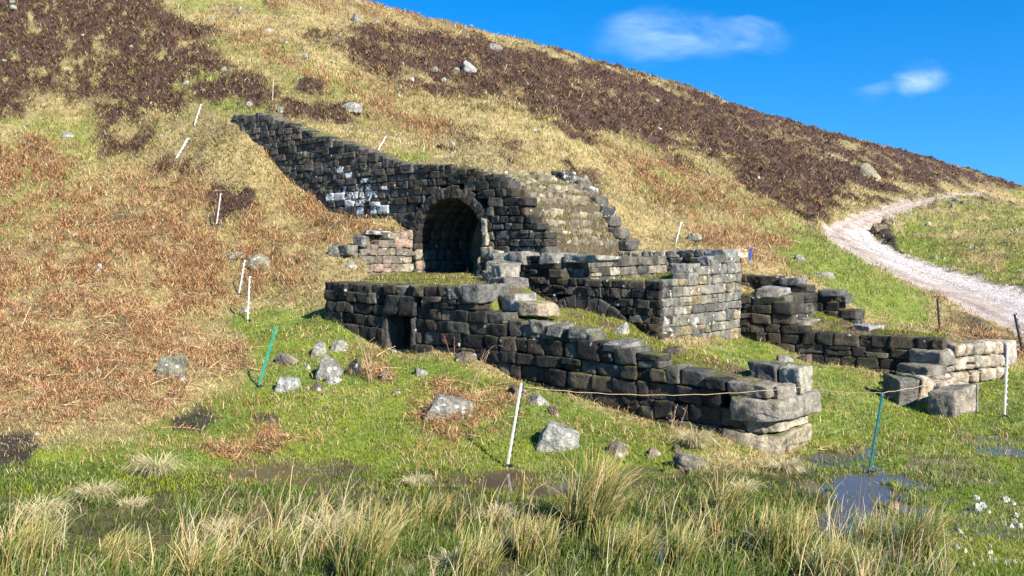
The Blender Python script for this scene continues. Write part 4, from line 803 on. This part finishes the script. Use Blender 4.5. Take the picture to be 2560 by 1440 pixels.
# ------------------------------------------------------------------ fence posts
def tube(pts, rad, n=6):
    pts = np.array(pts, float); V = []; Fc = []
    for i, p in enumerate(pts):
        tg = pts[min(i + 1, len(pts) - 1)] - pts[max(i - 1, 0)]; tg /= np.linalg.norm(tg); a = np.cross(tg, [0.3, 1, .2]); a /= np.linalg.norm(a); b = np.cross(tg, a)
        r_ = rad[i] if hasattr(rad, '__len__') else rad
        for k in range(n): V.append(p + r_ * (a * math.cos(2 * math.pi * k / n) + b * math.sin(2 * math.pi * k / n)))
    for i in range(len(pts) - 1):
        for k in range(n): Fc.append([i * n + k, i * n + (k + 1) % n, (i + 1) * n + (k + 1) % n, (i + 1) * n + k])
    return np.array(V), np.array(Fc), [list(range(n))[::-1], [(len(pts) - 1) * n + k for k in range(n)]]
def post(bx, by, tx, ty, label, mat, group='electric fence posts round the ruin', wd=.018, clips=6, Y=None, clipmat=None, name='fence_post'):
    g = ground_at(bx, by) if Y is None else np.array([(bx - 1280) / F * Y, Y, 0.0])
    if Y is not None: g[2] = float(hz(g[0], g[1])[0])
    top = np.array([(tx - 1280) / F * g[1], g[1], CZ + (HY - ty) / F * g[1]])
    e = empty(name, g, label, 'post', group); ax = top - g; L = np.linalg.norm(ax); axn = ax / L
    sx = np.array([1, 0, 0]) - axn * axn[0]; sx /= np.linalg.norm(sx); sy = np.cross(axn, sx)
    # cross-shaped extruded shaft: wide flange and narrow rib
    V = []; Fc = []
    for (a, b) in ((wd, wd * .3), (wd * .35, wd * .8)):
        o = len(V)
        for hgt, k_ in ((-.04, 1), (L * .98, 1), (L, .5)):
            for (i, j) in ((-1, -1), (1, -1), (1, 1), (-1, 1)): V.append(g + axn * hgt + sx * a * i * .5 * k_ + sy * b * j * .5 * k_)
        for l_ in range(2):
            for k in range(4): Fc.append([o + l_ * 4 + k, o + l_ * 4 + (k + 1) % 4, o + l_ * 4 + 4 + (k + 1) % 4, o + l_ * 4 + 4 + k])
        Fc.append([o + 8, o + 9, o + 10, o + 11])
    mesh_np('shaft', np.array(V), np.array(Fc), mat, e, smooth=False, origin=g)
    for k in range(clips):
        h = L * (.18 + .78 * k / max(clips - 1, 1)); p = g + axn * h + sx * wd * .45
        v, f, caps = tube([p, p + sx * wd * .45, p + sx * wd * .55 + axn * wd * .8, p + sx * wd * .25 + axn * wd * 1.0], wd * (.34 if clipmat else .2), 5)
        mesh_np('clip', v, f, clipmat or mat, e, origin=g)
    if clips >= 6:
        c_ = g + axn * .03
        v, f = UC[4]; q = v * np.array([wd * 1.5, wd * .5, .012]); mesh_np('foot_step', q + c_ + sx * wd, f, M_BLACK, e, origin=g)
    return e, g, top
M_WB = plain_mat('dark_clips', (.02, .02, .025), .5)
_, g1, top1 = post(1268, 1172, 1304, 957, 'tall white post with dark clips leaning right in the foreground marsh edge', M_WHITE, wd=.021, clips=11, clipmat=M_WB)
_, g2, top2 = post(2172, 1186, 2206, 982, 'dark teal post at the puddle edge, holding the cord', M_TEAL, wd=.021, clips=10)
_, g3, top3 = post(645, 970, 690, 815, 'light green post leaning right beside the cluster of rocks', M_GREEN, wd=.024, clips=10)
post(619, 806, 624, 690, 'upright white post on the lawn edge, lower of the close pair', M_WHITE, wd=.022, clips=8)
post(597, 741, 612, 650, 'white post leaning right in bracken, upper of the close pair', M_WHITE, wd=.02, clips=8)
post(541, 566, 552, 483, 'slim white post alone in bracken left of the arched wall', M_WHITE, wd=.02, clips=6)
post(440, 398, 470, 345, 'strongly leaning white post behind a small heather bush', M_WHITE, wd=.036, clips=6)
post(485, 317, 503, 260, 'white post leaning right above the heather bush', M_WHITE, wd=.026, clips=5)
post(681, 255, 684, 194, 'thin upright cane above the upper end of the arched wall', M_WOOD, wd=.022, clips=0)
post(942, 381, 965, 341, 'slanting white stick on the turf above the arched wall', M_WHITE, wd=.028, clips=0)
post(1690, 606, 1703, 556, 'thin white post leaning right on the slope behind the ledge wall', M_WHITE, wd=.024, clips=4)
post(1874, 652, 1879, 619, 'short dark blue post behind the furnace block', M_BLUE, wd=.045, clips=0)
post(2117, 762, 2116, 730, 'short bright blue post at the end of the upper court wall', plain_mat('bright_blue_plastic', (.04, .16, .45), .4), wd=.045, clips=0)
post(2349, 826, 2343, 745, 'straight black post between the court wall and the track', M_BLACK, wd=.03, clips=3)
post(2557, 885, 2536, 784, 'black post leaning left at the right edge of the picture', M_BLACK, wd=.035, clips=6)
_, g4, top4 = post(2511, 1046, 2519, 866, 'white post with open clips in front of the ashlar wall', M_WHITE, wd=.022, clips=10)
def sag(a, b, d, n=26): return [a * (1 - k / n) + b * (k / n) - np.array([0, 0, d * 4 * (k / n) * (1 - k / n)]) + np.array([0, 0, .004 * math.sin(k * 2.1)]) for k in range(n + 1)]
pa = top1 - np.array([0, 0, .035]); pc = np.array([*P(.1, -.12), .70]); 
pc = np.array(unp(2005, 967, 7.95))
pts = sag(pa, pc, .075) + sag(pc, top2, .02, 14)[1:] + sag(top2, g4 + (top4 - g4) * .75, .03)[1:]
v, f, _c = tube(pts, .0029, 5)
tag(mesh_np('cord', v, f, M_CORD, None, origin=pts[0]), 'thin tan cord strung from the white foreground post to the teal post', 'cord')
# ------------------------------------------------------------------ dead upright stalks
def stalk(px, py, hpx, lean, label, n_=3, col=None):
    g = ground_at(px, py); s_ = g[1] / F; V, Fc, o = [], [], 0; e = empty('dead_stalk', g, label, 'dead plant')
    for k in range(n_):
        h = hpx * s_ * random.uniform(.6, 1.0); lx = lean * h + random.uniform(-.25, .25) * h; ly = random.uniform(-.2, .2) * h; b = g + np.array([random.uniform(-.05, .05), random.uniform(-.05, .05), -.02])
        pts = [b + np.array([lx * f_ ** 1.4, ly * f_, h * f_]) + .012 * h * np.array([math.sin(9 * f_ + k), 0, 0]) for f_ in np.linspace(0, 1, 7)]
        v, f, _c = tube(pts, [.0045 * (1 - .5 * f_) for f_ in np.linspace(0, 1, 7)], 5); V.append(v); Fc.append(f + o); o += len(v)
        for q in range(3):
            i = random.randint(2, 5); d_ = np.array([random.uniform(-.3, .3), random.uniform(-.2, .2), random.uniform(.1, .3)]) * h
            v, f, _c = tube([pts[i], pts[i] + d_ * .6, pts[i] + d_ + np.array([0, 0, -.04 * h])], .0025, 4); V.append(v); Fc.append(f + o); o += len(v)
    mesh_np('stems', np.concatenate(V), np.concatenate(Fc), col or M_STALK, e, origin=g)
M_STALK = plain_mat('dead_stalk', (.45, .28, .16), .9); M_RED = plain_mat('red_stalk', (.3, .11, .09), .8)
stalk(925, 955, 130, -.1, 'bundle of upright dead bracken stalks right of the boulder cluster', 6)
stalk(1290, 935, 80, -.2, 'reddish bare twig against the dark front wall right of the doorway', 2, M_RED)
stalk(1135, 892, 62, -.25, 'small reddish twig at the foot of the front wall near the doorway', 2, M_RED)
stalk(1180, 1000, 140, .35, 'long leaning dead stalk above the wide lichened boulder', 3)
stalk(650, 1200, 60, -.05, 'short dead stalk on a dark root at the marsh edge', 2)
stalk(480, 955, 70, .3, 'dead bracken stalk right of the mossy round boulder', 3)
stalk(115, 1010, 90, -.3, 'dead bracken stalks at the lower left', 4)
stalk(1690, 1075, 70, .1, 'pale dry stems sticking up behind the shaggy straw tussock', 4)
# ------------------------------------------------------------------ vegetation
def blades(Pp, h, wd, ld, lean, c0, c1, segs=2, face=None):
    """ribbons: Pp (n,3) roots, h heights, wd widths, ld lean azimuths, lean 0..1, c0/c1 root and tip colours (n,3)"""
    n = len(Pp); az = rng.uniform(0, 2 * np.pi, n) if face is None else face; sx = np.stack([np.cos(az), np.sin(az), 0 * az], 1)
    ldv = np.stack([np.cos(ld), np.sin(ld), 0 * ld], 1); Vs = []; Cs = []
    for k in range(segs + 1):
        f_ = k / segs; bend = lean * f_ ** 1.6; c_ = Pp + ldv * (h * bend * f_ ** .3)[:, None] + np.array([0, 0, 1]) * (h * f_ * np.sqrt(np.clip(1 - bend ** 2 * .8, .05, 1)))[:, None]
        ww = wd * (1 - .85 * f_ ** 1.5) * .5; col = c0 * (1 - f_) + c1 * f_
        Vs += [c_ - sx * ww[:, None], c_ + sx * ww[:, None]]; Cs += [col, col]
    V = np.stack(Vs, 1); Cc = np.stack(Cs, 1); m = 2 * (segs + 1); base = (np.arange(n) * m)[:, None]
    Fs = np.concatenate([base + np.array([[2 * k, 2 * k + 1, 2 * k + 3, 2 * k + 2]]) for k in range(segs)], 0).reshape(-1, 4)
    Cc = np.concatenate([Cc, np.ones(Cc.shape[:2] + (1,))], -1)
    return V.reshape(-1, 3), Fs, Cc.reshape(-1, 4)
def merge(parts):
    Vs, Fs, Cs, o = [], [], [], 0
    for v, f, c_ in parts: Vs.append(v); Fs.append(f + o); Cs.append(c_); o += len(v)
    return np.concatenate(Vs), np.concatenate(Fs), np.concatenate(Cs)
dpx = np.abs(np.gradient(PX, axis=1)); dpy = np.abs(np.gradient(PY2, axis=0)); 
slope = np.abs(np.gradient(ZG, axis=0) / np.gradient(YG, axis=0)) + np.abs(np.gradient(ZG, axis=1) / np.gradient(XG, axis=1))
inf = ((PX > -350) & (PX < 3050) & (PY2 > -80) & (PY2 < 1560) & (YG > 4.3) & (YG < 110)) * 1.0
AREA = dpx * np.clip(dpy, .35, 30) * inf * (slope < 2.6) * (1 - .97 * ((SG > 2.6) & (SG < 4.9) & (TG > 6.95) & (TG < 9.0))) 
AREA = AREA * ~((SG > .0) & (SG < .3) & (TG > .1) & (TG < 7.1)) 
def scatter(n, wgt):
    ww = (AREA * wgt)[:-1, :-1].ravel(); cs = np.cumsum(ww); r_ = np.searchsorted(cs, rng.uniform(0, cs[-1], n)); r_ = np.clip(r_, 0, len(ww) - 1)
    iy = r_ // (nx - 1) + rng.uniform(0, 1, n); ix = r_ % (nx - 1) + rng.uniform(0, 1, n); return bil(Vt, iy, ix), iy, ix
def tint(n, base, var=.22, hue=.08):
    base = np.asarray(base, float); 
    if base.ndim == 1: base = np.tile(base, (n, 1))
    return np.clip(base * rng.uniform(1 - var, 1 + var, (n, 1)) * rng.uniform(1 - hue, 1 + hue, (n, 3)), 0, .9)
def pal(n, cols, p=None): cols = np.array(cols); return cols[rng.choice(len(cols), n, p=p)]
downx, downy = -np.gradient(ZG, axis=1) / np.gradient(XG, axis=1), -np.gradient(ZG, axis=0) / np.gradient(YG, axis=0)
DOWN = np.arctan2(downy, downx)
def lean_dir(iy, ix, k=.6):
    d = DOWN[np.clip(iy.astype(int), 0, ny - 1), np.clip(ix.astype(int), 0, nx - 1)]; return d + rng.normal(0, 1.0 / max(k, .1), len(iy)) * .8
nomarsh = 1 - np.clip(marsh, 0, 1)
# lawn and short green grass
n = 110000; p, iy, ix = scatter(n, Gz * (1 - Tz) * (1 - .8 * Sz) * (1 - pm) * (PY2 > 740) * (1 - .7 * ST)); Y = p[:, 1]
yl = sst(-.15, .3, fbm(p[:, 0] * 1.6, p[:, 1] * 1.6, 11.0, 3))[:, None]; stw = (rng.uniform(0, 1, n) < .12 + .5 * sst(.0, .45, fbm(p[:, 0] * 2.7, p[:, 1] * 2.7, 21.0, 3)))[:, None]
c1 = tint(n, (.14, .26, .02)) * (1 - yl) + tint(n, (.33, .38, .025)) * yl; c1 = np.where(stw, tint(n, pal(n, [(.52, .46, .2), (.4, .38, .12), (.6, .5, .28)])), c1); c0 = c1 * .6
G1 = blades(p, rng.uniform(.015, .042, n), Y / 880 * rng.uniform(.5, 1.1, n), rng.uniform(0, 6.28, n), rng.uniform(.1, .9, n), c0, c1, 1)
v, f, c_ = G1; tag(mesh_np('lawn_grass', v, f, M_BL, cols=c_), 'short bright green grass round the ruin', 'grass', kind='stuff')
# dry straw grass of the hill
wst = (1 - Hz * .8) * (1 - Tz) * (1 - .75 * Sz) * (1 - pm) * (1 - .8 * Gz * (PY2 > 740)) * (1 - .3 * Bz) * nomarsh * (1 - .75 * ST)
n = 210000; p, iy, ix = scatter(n, wst); Y = p[:, 1]; gz = bil(Gz, iy, ix)[:, None]
tuft = fbm(p[:, 0] * 3, p[:, 1] * 3, 2., 2); tone = (1 + .8 * fbm(p[:, 0] * .9, p[:, 1] * .9, 31., 4, .7))[:, None]
c1 = tint(n, pal(n, [(.62, .49, .22), (.54, .41, .17), (.72, .61, .33), (.42, .39, .09), (.26, .17, .07)], [.3, .22, .18, .2, .1])); c1 = np.clip(c1 * tone, 0, .85); c1 = c1 * (1 - .75 * gz) + tint(n, pal(n, [(.22, .32, .03), (.36, .39, .05), (.5, .44, .17)])) * .75 * gz
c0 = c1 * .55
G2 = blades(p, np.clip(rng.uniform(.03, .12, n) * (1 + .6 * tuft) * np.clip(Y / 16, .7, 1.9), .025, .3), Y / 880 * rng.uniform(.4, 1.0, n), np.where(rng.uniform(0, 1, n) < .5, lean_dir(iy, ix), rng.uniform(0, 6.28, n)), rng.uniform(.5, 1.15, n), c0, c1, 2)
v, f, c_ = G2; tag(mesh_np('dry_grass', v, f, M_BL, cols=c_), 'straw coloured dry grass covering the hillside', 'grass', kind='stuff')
n = 4200; tq = rng.uniform(5.6, 7.2, n); sq = rng.uniform(W3S + .3, 5.4, n); X_, Y_ = P(tq, sq); p = np.stack([X_, Y_, hz(X_, Y_)], 1); Y = p[:, 1]; keep = fbm(X_ * 3, Y_ * 3, 2.0, 3) > -.18; p = p[keep]; Y = Y[keep]; n = len(p)
c1 = tint(n, pal(n, [(.5, .4, .2), (.34, .33, .09), (.3, .2, .1), (.6, .5, .3), (.24, .26, .06)]))
G2b = blades(p, rng.uniform(.03, .11, n), Y / 880 * rng.uniform(.4, 1.1, n), rng.uniform(0, 6.28, n), rng.uniform(.4, 1.1, n), c1 * .6, c1, 2)
v, f, c_ = G2b; mesh_np('rubble_grass', v, f, M_BL, RC, c_, origin=RC.location)
n = 9000; tq = rng.uniform(6.95, 9.05, n); kq = rng.uniform(0, 1, n); sq = W3S + .05 + kq * 1.65; kb = sst(.1, .95, kq); X_, Y_ = P(tq, sq); zq = (w3top(tq) - .03) * (1 - kb) + hz(*P(tq, 5.12 + 0 * sq)) * kb; p = np.stack([X_, Y_, zq], 1); Y = p[:, 1]
c1 = tint(n, pal(n, [(.6, .48, .25), (.42, .38, .12), (.3, .2, .1), (.68, .58, .36)]))
v, f, c_ = blades(p, rng.uniform(.04, .12, n), Y / 880 * rng.uniform(.4, 1.1, n), rng.uniform(0, 6.28, n), rng.uniform(.5, 1.1, n), c1 * .6, c1, 2); mesh_np('turf_grass', v, f, M_BL, W3, c_, origin=W3.location)
# heather
n = 120000; p, iy, ix = scatter(n, Hz * (1 - Tz)); Y = p[:, 1]
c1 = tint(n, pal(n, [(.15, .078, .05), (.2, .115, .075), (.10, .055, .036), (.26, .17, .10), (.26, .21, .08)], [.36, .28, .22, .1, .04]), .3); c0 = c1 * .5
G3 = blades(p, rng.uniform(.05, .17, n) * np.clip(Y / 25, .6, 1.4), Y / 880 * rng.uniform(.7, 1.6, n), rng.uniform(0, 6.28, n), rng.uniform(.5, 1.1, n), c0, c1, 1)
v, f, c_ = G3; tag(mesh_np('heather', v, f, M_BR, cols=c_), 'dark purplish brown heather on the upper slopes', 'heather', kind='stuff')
# dead bracken: crumpled litter plus fronds with leaflets
n = 95000; p, iy, ix = scatter(n, Bz * sst(-.5, .2, fbm(XG * 2.4, YG * 2.4, 41., 3))); Y = p[:, 1]
BRC = [(.56, .30, .13), (.46, .21, .09), (.68, .47, .25), (.20, .09, .04), (.66, .52, .30)]
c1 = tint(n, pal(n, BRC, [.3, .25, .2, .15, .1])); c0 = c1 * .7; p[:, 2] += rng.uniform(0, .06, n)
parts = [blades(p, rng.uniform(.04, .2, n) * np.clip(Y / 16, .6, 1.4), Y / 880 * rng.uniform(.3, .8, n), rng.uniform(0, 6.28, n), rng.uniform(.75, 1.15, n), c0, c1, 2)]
n = 4300; p, iy, ix = scatter(n, Bz * (PY2 > 330)); Y = p[:, 1]; az = lean_dir(iy, ix, .9); el = np.abs(rng.normal(.0, .28, n)); L = rng.uniform(.16, .46, n)
dv = np.stack([np.cos(az) * np.cos(el), np.sin(az) * np.cos(el), np.sin(el)], 1); st = tint(n, pal(n, [(.6, .38, .2), (.46, .24, .11), (.66, .5, .3), (.5, .33, .17)])); p[:, 2] += .03
slv = -np.stack([np.cos(az) * 0, np.sin(az) * 0, 0 * az], 1)
gx = bil(np.stack([downx, downy], -1), iy, ix); dv[:, 2] -= (dv[:, 0] * gx[:, 0] + dv[:, 1] * gx[:, 1]); 
sd = np.stack([-np.sin(az), np.cos(az), 0 * az], 1); Vs, Cs = [], []
for k in range(4):
    f_ = k / 3; cpt = p + dv * (L * f_)[:, None] - np.array([0, 0, .12]) * (L * f_ ** 2)[:, None]; ww = (Y / 880 * .22 + .002)[:, None] * (1 - .6 * f_); up = np.array([0, 0, 1.0])
    Vs += [cpt - (sd + up) * .7 * ww, cpt + (sd + up) * .7 * ww]; Cs += [st, st]
V = np.stack(Vs, 1); Cc = np.concatenate([np.stack(Cs, 1), np.ones((n, 8, 1))], -1); b0 = (np.arange(n) * 8)[:, None]
parts.append((V.reshape(-1, 3), np.concatenate([b0 + np.array([[2 * k, 2 * k + 1, 2 * k + 3, 2 * k + 2]]) for k in range(3)], 0), Cc.reshape(-1, 4)))
m = 14; rep = np.repeat(np.arange(n), m); fr = np.tile(np.linspace(.25, 1, m), n); sg = np.tile([1, -1] * (m // 2), n)
root = p[rep] + dv[rep] * (L[rep] * fr)[:, None] - np.array([0, 0, .12]) * (L[rep] * fr ** 2)[:, None]
a2 = az[rep] + sg * rng.uniform(.6, 1.4, len(rep)); cc1 = tint(len(rep), pal(len(rep), BRC[:4]))
parts.append(blades(root, L[rep] * .26 * (1.15 - fr), L[rep] * .022 + Y[rep] / 880 * .2, a2, rng.uniform(.9, 1.15, len(rep)), cc1 * .8, cc1, 1))
n = 4500; p, iy, ix = scatter(n, Gz * (1 - Bz) * (PY2 > 740) * (PY2 < 1220) * sst(-.1, .35, fbm(XG * 1.4, YG * 1.4, 51., 4)) * (1 - .7 * sst(1900, 2000, PX))); Y = p[:, 1]; p[:, 2] += .02; c1 = tint(n, pal(n, BRC))
parts.append(blades(p, rng.uniform(.03, .13, n), Y / 880 * rng.uniform(.3, .8, n), rng.uniform(0, 6.28, n), rng.uniform(.85, 1.15, n), c1 * .8, c1, 2))
v, f, c_ = merge(parts); tag(mesh_np('bracken', v, f, M_BR, cols=c_), 'rusty orange dead bracken fronds lying on the slopes', 'bracken', kind='stuff')
# scattered brown litter on the lawn is part of the bracken
# marsh grass
n = 60000; p, iy, ix = scatter(n, marsh * (1 - .6 * pm) * (.12 + sst(-.2, .3, nB + .1))); Y = p[:, 1]
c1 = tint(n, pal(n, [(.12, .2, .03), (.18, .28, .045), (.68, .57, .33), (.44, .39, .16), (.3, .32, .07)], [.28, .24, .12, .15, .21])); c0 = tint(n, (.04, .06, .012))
big = rng.uniform(0, 1, n) ** 2.2
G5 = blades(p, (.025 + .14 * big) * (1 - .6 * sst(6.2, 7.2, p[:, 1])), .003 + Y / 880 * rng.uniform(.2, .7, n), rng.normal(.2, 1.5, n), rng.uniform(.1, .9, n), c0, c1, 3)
n = 26000; p, iy, ix = scatter(n, (ST * mossn * (slope < 1.2) + .12 * ST * (slope < 1)) * np.where((TG > 3.9) & (SG < 3.3), .35, 1)); Y = p[:, 1]
c1 = tint(n, pal(n, [(.32, .32, .035), (.38, .30, .04), (.2, .27, .03), (.45, .36, .18)], [.35, .2, .25, .2]))
m_ = 5200; pk, iy, ix = scatter(m_, (pm * (PX > 1900) + .6 * Sz * (PX > 2100) * (PY > 1100)) * sst(-.3, .3, fbm(XG * 4, YG * 4, 61., 3))); c2_ = tint(m_, pal(m_, [(.16, .26, .04), (.24, .32, .06), (.5, .44, .2)]))
G5 = merge([G5, blades(pk, rng.uniform(.02, .075, m_), rng.uniform(.004, .009, m_), rng.uniform(0, 6.28, m_), rng.uniform(.1, .9, m_), c2_ * .5, c2_, 2)])
m_ = 2600; pk, iy, ix = scatter(m_, marsh * sst(1230, 1400, PY2) * (1 - .6 * pm) * sst(-.2, .3, fbm(XG * 1.6, YG * 1.6, 15., 3))); c2_ = tint(m_, pal(m_, [(.8, .58, .28), (.7, .46, .18), (.84, .70, .45), (.3, .34, .1)]))
G5 = merge([G5, blades(pk, rng.uniform(.1, .36, m_), rng.uniform(.004, .008, m_), rng.normal(.1, 1.2, m_), rng.uniform(.1, 1.0, m_), c2_ * .5, c2_, 4)])
v, f, c_ = G5; tag(mesh_np('marsh_grass', v, f, M_BL, cols=c_), 'coarse mixed grass growing out of the wet ground in front', 'grass', kind='stuff')
v, f, c_ = blades(p, rng.uniform(.01, .035, n), Y / 880 * rng.uniform(.5, 1.2, n), rng.uniform(0, 6.28, n), rng.uniform(.2, 1, n), c1 * .6, c1, 1)
tag(mesh_np('moss', v, f, M_BL, cols=c_), 'yellow green moss and thin turf on the tops of the walls', 'moss', kind='stuff')
# gravel on the track
n = 22000; gw = Tz * (.12 + pale); p, iy, ix = scatter(n, gw); Y = p[:, 1]; r_ = (Y / 880) * rng.uniform(.25, .8, n)
tet = np.array([[1, 0, -.3], [-.5, .87, -.3], [-.5, -.87, -.3], [0.1, .1, .9], [.6, .7, .1], [-.8, 0, .4]]); V = p[:, None] + (tet[None] * rng.uniform(.6, 1.2, (n, 6, 1))) * r_[:, None, None]
ft = np.array([[0, 4, 3], [4, 1, 3], [1, 5, 3], [5, 2, 3], [2, 0, 3]]); Fa = (ft[None] + (np.arange(n) * 6)[:, None, None]).reshape(-1, 3)
cc = tint(n, pal(n, [(.5, .47, .45), (.6, .58, .57), (.4, .35, .31), (.2, .17, .15)]), .15, .03); Cc = np.concatenate([np.repeat(cc, 6, 0), np.ones((n * 6, 1))], 1)
tag(mesh_np('gravel', V.reshape(-1, 3), Fa, M_BR, cols=Cc, smooth=False), 'pale crushed stone strewn along the track', 'gravel', kind='stuff')
# rush tussocks and straw tussocks, each a plant of its own
def tussock(px, py, wpx, hpx, nb, label, kind='rush', lean=.45, ldir=.1):
    g = ground_at(px, py); s_ = g[1] / F; rad = wpx * s_ * .5; h = hpx * s_; nb = int(nb * (1.5 if kind == 'rush' else 1.0))
    e = empty('rush_tussock' if kind == 'rush' else 'grass_tussock', g, label, 'rush clump' if kind == 'rush' else 'grass tussock')
    rr = np.sqrt(rng.uniform(0, 1, nb)) * rad * .55; aa = rng.uniform(0, 6.28, nb); pp = np.stack([g[0] + rr * np.cos(aa), g[1] + rr * np.sin(aa) * .8, 0 * rr], 1); pp[:, 2] = hz(pp[:, 0], pp[:, 1]) - .01
    if kind == 'rush':
        ll = ldir + rng.normal(0, .7, nb) + (rng.uniform(0, 1, nb) < .25) * rng.uniform(-2, 2, nb); hh = h * rng.uniform(.35, 1.05, nb) ** .8; le = np.clip(rng.normal(lean, .22, nb), .02, 1.1)
        dry = rng.uniform(0, 1, nb)[:, None] < rng.uniform(.3, .7)
        c1 = np.where(dry, tint(nb, pal(nb, [(.80, .56, .24), (.72, .46, .16), (.84, .66, .36)])), tint(nb, pal(nb, [(.2, .28, .06), (.34, .34, .09)]))); c0 = np.where(dry, tint(nb, (.17, .17, .05)), tint(nb, (.05, .09, .015)))
        wd = rng.uniform(.0045, .0085, nb); sg_ = 5
    else:
        ll = np.where(rng.uniform(0, 1, nb) < .6, aa, ldir + rng.normal(0, .6, nb)); hh = h * rng.uniform(.6, 1.5, nb); le = rng.uniform(.6, 1.15, nb)
        c1 = tint(nb, pal(nb, [(.76, .65, .43), (.7, .58, .34), (.56, .5, .22)])); c0 = tint(nb, (.4, .35, .17)); wd = rng.uniform(.005, .009, nb); sg_ = 4
    v, f, c_ = blades(pp, hh, wd, ll, le, c0, c1, sg_)
    mesh_np('stems' if kind == 'rush' else 'leaves', v, f, M_BL, e, c_, origin=g)
T = tussock
T(1470, 1345, 200, 235, 620, 'tallest wind bent rush clump, golden, right of the white foreground post')
T(1560, 1420, 260, 130, 520, 'dense green and straw rush clump at bottom centre right of the golden one', lean=.35)
T(1330, 1400, 180, 120, 380, 'rush clump at bottom centre in front of the white foreground post', lean=.3)
T(1180, 1460, 190, 150, 340, 'rush clump at bottom centre left of the white foreground post', lean=.35)
T(1950, 1405, 220, 150, 480, 'straw rush clump left of the blue puddle at lower right', lean=.35)
T(2090, 1470, 200, 130, 380, 'rush clump in front of the blue puddle at the bottom', lean=.4)
T(2290, 1400, 180, 160, 320, 'airy rush clump right of the blue puddle', lean=.45)
T(2180, 1390, 120, 110, 160, 'thin rush tuft behind the airy clump by the puddle', lean=.5)
T(1810, 1290, 130, 120, 150, 'small rush tuft below the end of the front wall', lean=.5)
T(1700, 1430, 150, 130, 240, 'rush tuft between the dense clump and the small pool', lean=.4)
T(900, 1455, 220, 200, 400, 'big yellow green rush clump at the bottom, left of centre', lean=.5)
T(690, 1400, 200, 100, 300, 'pale rush clump at the bottom near the brown pool', lean=.45)
T(500, 1460, 200, 130, 260, 'loose rush clump at the bottom left of the brown pool', lean=.55)
T(290, 1420, 200, 110, 240, 'long stemmed rush clump at lower left', lean=.6)
T(60, 1430, 200, 150, 260, 'rush clump in the bottom left corner', lean=.5)
T(1000, 1330, 140, 90, 180, 'low rush tuft behind the brown pool', lean=.5)
T(1080, 1300, 150, 80, 160, 'low rush tuft left of the post reflection', lean=.5)
T(820, 1340, 150, 60, 500, 'pale matted grass tussock left of centre in the marsh', 'mat', ldir=.2)
T(390, 1190, 80, 55, 380, 'pale straw tussock at the edge of the lawn, lower left', 'mat', ldir=3.8)
T(240, 1250, 100, 45, 420, 'matted straw tussock nearer the lower left corner', 'mat', ldir=.1)
T(330, 1265, 110, 22, 220, 'flattened band of straw beside the matted tussock', 'mat', ldir=.1)
T(100, 1290, 160, 40, 420, 'low brown grass tussock at the left edge', 'mat', ldir=.2)
T(1140, 1430, 110, 50, 400, 'domed straw tussock at the bottom below the white post', 'mat')
T(1735, 1118, 84, 44, 520, 'shaggy straw tussock against the foot of the front wall', 'mat', ldir=-1.2)
T(1960, 1180, 84, 34, 520, 'golden tussock at the foot of the wall end', 'mat', ldir=-.6)
T(1040, 1215, 90, 30, 260, 'low pale tussock behind the marsh left of the white post', 'mat', ldir=.2)
T(560, 1330, 120, 34, 360, 'grey straw mat between the brown pool and the matted tussock', 'mat', ldir=.1)
T(1500, 1240, 90, 26, 240, 'small straw mat just behind the tallest rush clump', 'mat', ldir=.3)
T(1240, 1300, 110, 34, 300, 'straw mat in the middle of the marsh below the post reflection', 'mat', ldir=.2)
T(1860, 1230, 90, 30, 240, 'small green and straw mat left of the puddle', 'mat', ldir=.2)
